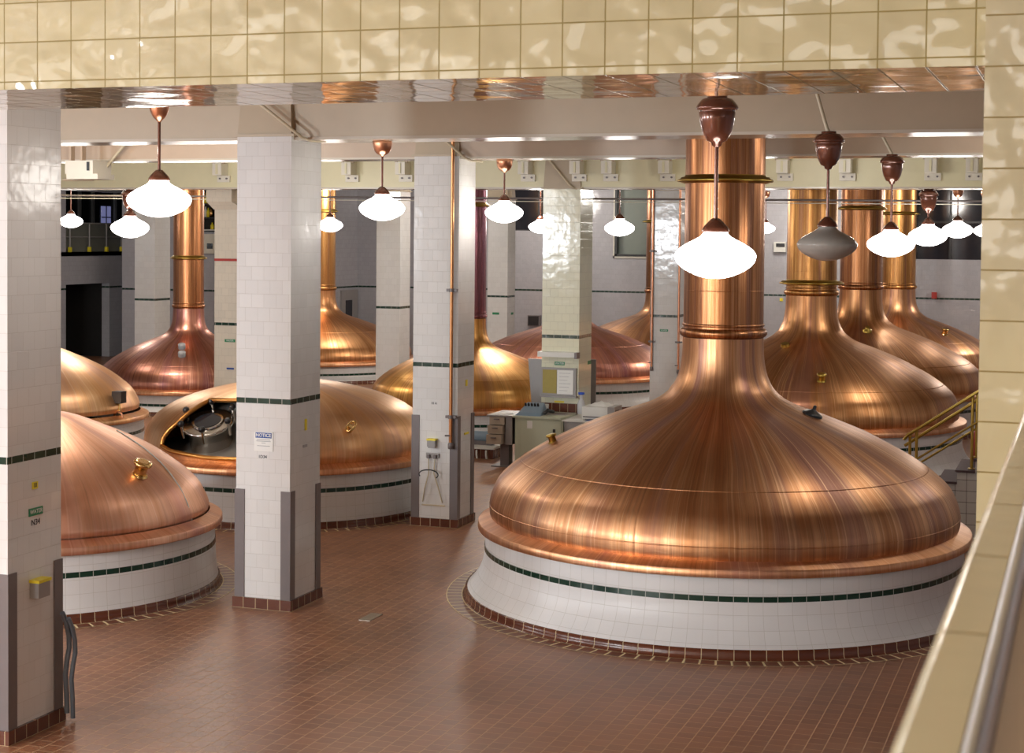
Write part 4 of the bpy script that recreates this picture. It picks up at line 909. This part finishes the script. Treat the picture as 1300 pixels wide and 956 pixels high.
# shelf of bottles high on the inner wall
t = thing('wall_shelves', 'dark wall shelves high up beside the far left chimney', 'shelves', (-26.9, 46.4, 4))
a = atY(257, 240, 46.45); b = atY(272, 294, 46.45)
m = MB(); m.box(a.x-.1, b.x+.3, 46.42, 46.5, b.z, CEIL-.05, M_dark); m.build('backboard', t)
zs_ = [atY(262, y_, 46.3).z for y_ in (259, 276.5, 292)]
for z_ in zs_:
    m = MB(); m.box(a.x-.1, b.x+.3, 46.2, 46.42, z_-.02, z_+.02, M_blk if z_ > zs_[2] else M_offw); m.build('shelf', t)
for i, (px_, z_, mt, hh, lab) in enumerate(((258.5, zs_[0], M_yel, .28, 'yellow bottle on the top wall shelf, left one'), (262, zs_[0], M_yel, .34, 'yellow bottle on the top wall shelf, right one'), (261, zs_[1], M_offw, .34, 'white bottle on the middle wall shelf'), (264.5, zs_[1], M_yel, .30, 'yellow bottle on the middle wall shelf beside a white one'), (268, zs_[1], M_brassy, .30, 'amber bottle on the middle wall shelf'), (269.5, zs_[2], M_yel, .22, 'yellow bottle on the lowest wall shelf'))):
    q = atY(px_, 270, 46.3); m = MB(); m.lathe(q.x, 46.3, [(.001, z_+.02), (.06, z_+.022), (.06, z_+.02+hh*.6), (.025, z_+.02+hh*.78), (.022, z_+.02+hh), (.001, z_+.02+hh)], mt, 12); tag(m.build('shelf_bottle', origin=(q.x, 46.3, z_)), lab, 'bottle', 'bottles on the wall shelves')
a = atY(259, 297, 46.4); b = atY(272, 322, 46.4); t = thing('wall_cupboard', 'pale wall cupboard with a small dark window below the bottle shelves', 'cupboard', (a.x, 46.4, b.z))
m = MB(); m.box(a.x-.2, b.x+.2, 46.3, 46.5, b.z, a.z, M_paint_w); m.build('carcass', t); c_ = atY(263, 309, 46.3); e_ = atY(270, 316, 46.3)
m = MB(); m.box(c_.x, e_.x, 46.28, 46.3, e_.z, c_.z, M_darkw); m.build('pane', t)

# ------------------------------------------------------------------ steps and brass railing
st = thing('tiled_steps', 'white tiled steps with purple brown treads beside the copper kettles', 'steps', (-1.4, 23.9, 0))
tr = []
for i in range(7):
    x0_ = -1.92+i*.24; z_ = .90+i*.165
    if z_ > 2.3: break
    tr.append((x0_, z_))
m = MB()
for x0_, z_ in tr: m.box(x0_, x0_+.24, 23.32, 24.5, .12, z_-.03, M_darkgrid)
m.box(tr[-1][0]+.24, 4.0, 23.32, 24.5, .12, tr[-1][1]-.03, M_darkgrid)
for i in range(4): m.box(-1.92-.24*(i+1), -1.92-.24*i, 23.32, 24.5, .12, .90-.165*(i+1)-.03, M_darkgrid)
m.build('side_wall', st)
for i in range(-4, len(tr)):
    x0_, z_ = -1.92+i*.24, .90+i*.165
    m = MB(); m.box(x0_-.025, x0_+.24, 23.29, 24.52, z_-.03, z_, M_tread); m.build('tread', st)
m = MB(); m.box(tr[-1][0]+.24, 4.0, 23.29, 24.52, tr[-1][1]-.03, tr[-1][1], M_tread); m.build('landing', st)
m = MB(); m.box(-2.9, 4.0, 23.30, 24.52, 0, .12, M_brown); m.build('skirting', st)
yy = 23.42
t = thing('brass_railing', 'brass handrail with doubled rails climbing the tiled steps', 'railing', (-1.9, yy, .92))
zt = lambda x_: 1.50+(x_+2.37)*.69
m = MB(); m.tube([(-2.42, yy, zt(-2.42)-.03), (-2.37, yy, zt(-2.37)), (.4, yy, zt(.4))], .022, M_brass, 12); m.build('top_rail', t)
m = MB(); m.tube([(-2.42, yy+.12, zt(-2.42)-.13), (.4, yy+.12, zt(.4)-.10)], .022, M_brass, 12); m.build('top_rail', t)
m = MB(); m.tube([(-2.37, yy, zt(-2.37)-.42), (.4, yy, zt(.4)-.42)], .015, M_brass, 10); m.build('lower_rail', t)
m = MB(); m.tube([(-2.37, yy+.12, zt(-2.37)-.51), (.4, yy+.12, zt(.4)-.51)], .015, M_brass, 10); m.build('lower_rail', t)
for x_ in (-2.34, -2.25, -1.50, -1.44, -.6, -.52):
    zb_ = .90+math.floor((x_+1.92)/.24)*.165; m = MB(); m.tube([(x_, yy+.05, zb_), (x_, yy+.05, zt(x_))], .022, M_brass, 10); m.tube([(x_, yy+.05, zb_), (x_, yy+.05, zb_+.015)], .05, M_brass, 12); m.build('post', t)
t = thing('fire_extinguisher', 'red fire extinguisher glimpsed behind the brass handrail', 'extinguisher', (-1.25, 24.35, 1.2))
q = atY(1241, 565, 24.4)
zt_ = .90+math.floor((q.x+1.92)/.24)*.165
m = MB(); m.lathe(q.x+.02, 24.3, [(.001, zt_), (.075, zt_+.01), (.08, zt_+.04), (.08, zt_+.40), (.05, zt_+.46), (.025, zt_+.48), (.001, zt_+.48)], M_red, 20); m.build('cylinder', t)
m = MB(); m.box(q.x-.03, q.x+.07, 24.27, 24.33, zt_+.48, zt_+.53, M_blk); m.build('trigger', t)

# ------------------------------------------------------------------ lights
def pt(x, y, z, e, col, rad=.28):
    l = bpy.data.lights.new('added_fill_light', 'POINT'); l.energy = e; l.color = col; l.shadow_soft_size = rad
    o = bpy.data.objects.new('added_fill_light', l); COL.objects.link(o); o.location = (x, y, z); return o
WARM, COOL, NEUT = (1, .88, .70), (.90, .95, 1), (1, .95, .88)
# the hall goes on behind and left of the viewer: unseen fill lights added there brighten every face turned this way
for x, y, z, e in ((-13.5, 1.5, 3.9, 2600), (-17.5, 6, 4.2, 1700), (-22, 12, 4.3, 900)):
    pt(x, y, z, e, COOL, .4)
pt(-10.5, -5, 3.9, 2300, COOL, .9)
for x, y, z, e in ((1.4, -.6, 5.7, 80), (-1.0, -6, 4.6, 30)):
    pt(x, y, z, e, NEUT, .8)  # added fill above and behind the gallery, for coping, pier and near beam
pt(-14.5, 25.5, 5.5, 200, NEUT, 1.1)  # another added fill light, high among the tuns
# unseen area lights added high behind the viewer for bright reflections in the glazed tiles
for x in (-15, -9, -3):
    l = bpy.data.lights.new('reflection_light', 'AREA'); l.shape = 'RECTANGLE'; l.size = 4.2; l.size_y = 1.7; l.energy = 75; l.color = (1, .98, .92)
    o = bpy.data.objects.new('reflection_light', l); COL.objects.link(o); o.location = (x, -8.9, 5.2); o.rotation_euler = (PI/2, 0, 0)
for x, y, z, e in ((1.8, 26, 5.2, 120), (-5, 26, 5.6, 100), (-13, 19, 5.6, 200), (-.3, 20.5, 5.6, 60), (-20, 31, 5.5, 330), (-13, 38, 5.6, 420), (-5, 42.5, 5.6, 420), (-20, 43, 5.5, 260), (-9, 50.5, 5.4, 260), (-17, 50.5, 5.4, 220), (0, 49, 5.4, 320), (-27, 40, 5.3, 120)):
    pt(x, y, z, e, NEUT, .4)  # unseen fill lights added high in the bays to brighten the far hall
wd = bpy.data.worlds.new('world'); sc.world = wd; wd.use_nodes = True
wd.node_tree.nodes['Background'].inputs['Color'].default_value = (.9, .85, .8, 1); wd.node_tree.nodes['Background'].inputs['Strength'].default_value = .02

# ------------------------------------------------------------------ colour management
vs = sc.view_settings; vs.view_transform = 'Standard'; vs.look = 'None'; vs.gamma = 1; vs.exposure = 0.0; vs.use_curve_mapping = False
sc.cycles.max_bounces = 8; sc.cycles.diffuse_bounces = 4; sc.cycles.glossy_bounces = 4
sc.cycles.sample_clamp_indirect = 6; sc.cycles.caustics_reflective = False; sc.cycles.caustics_refractive = False
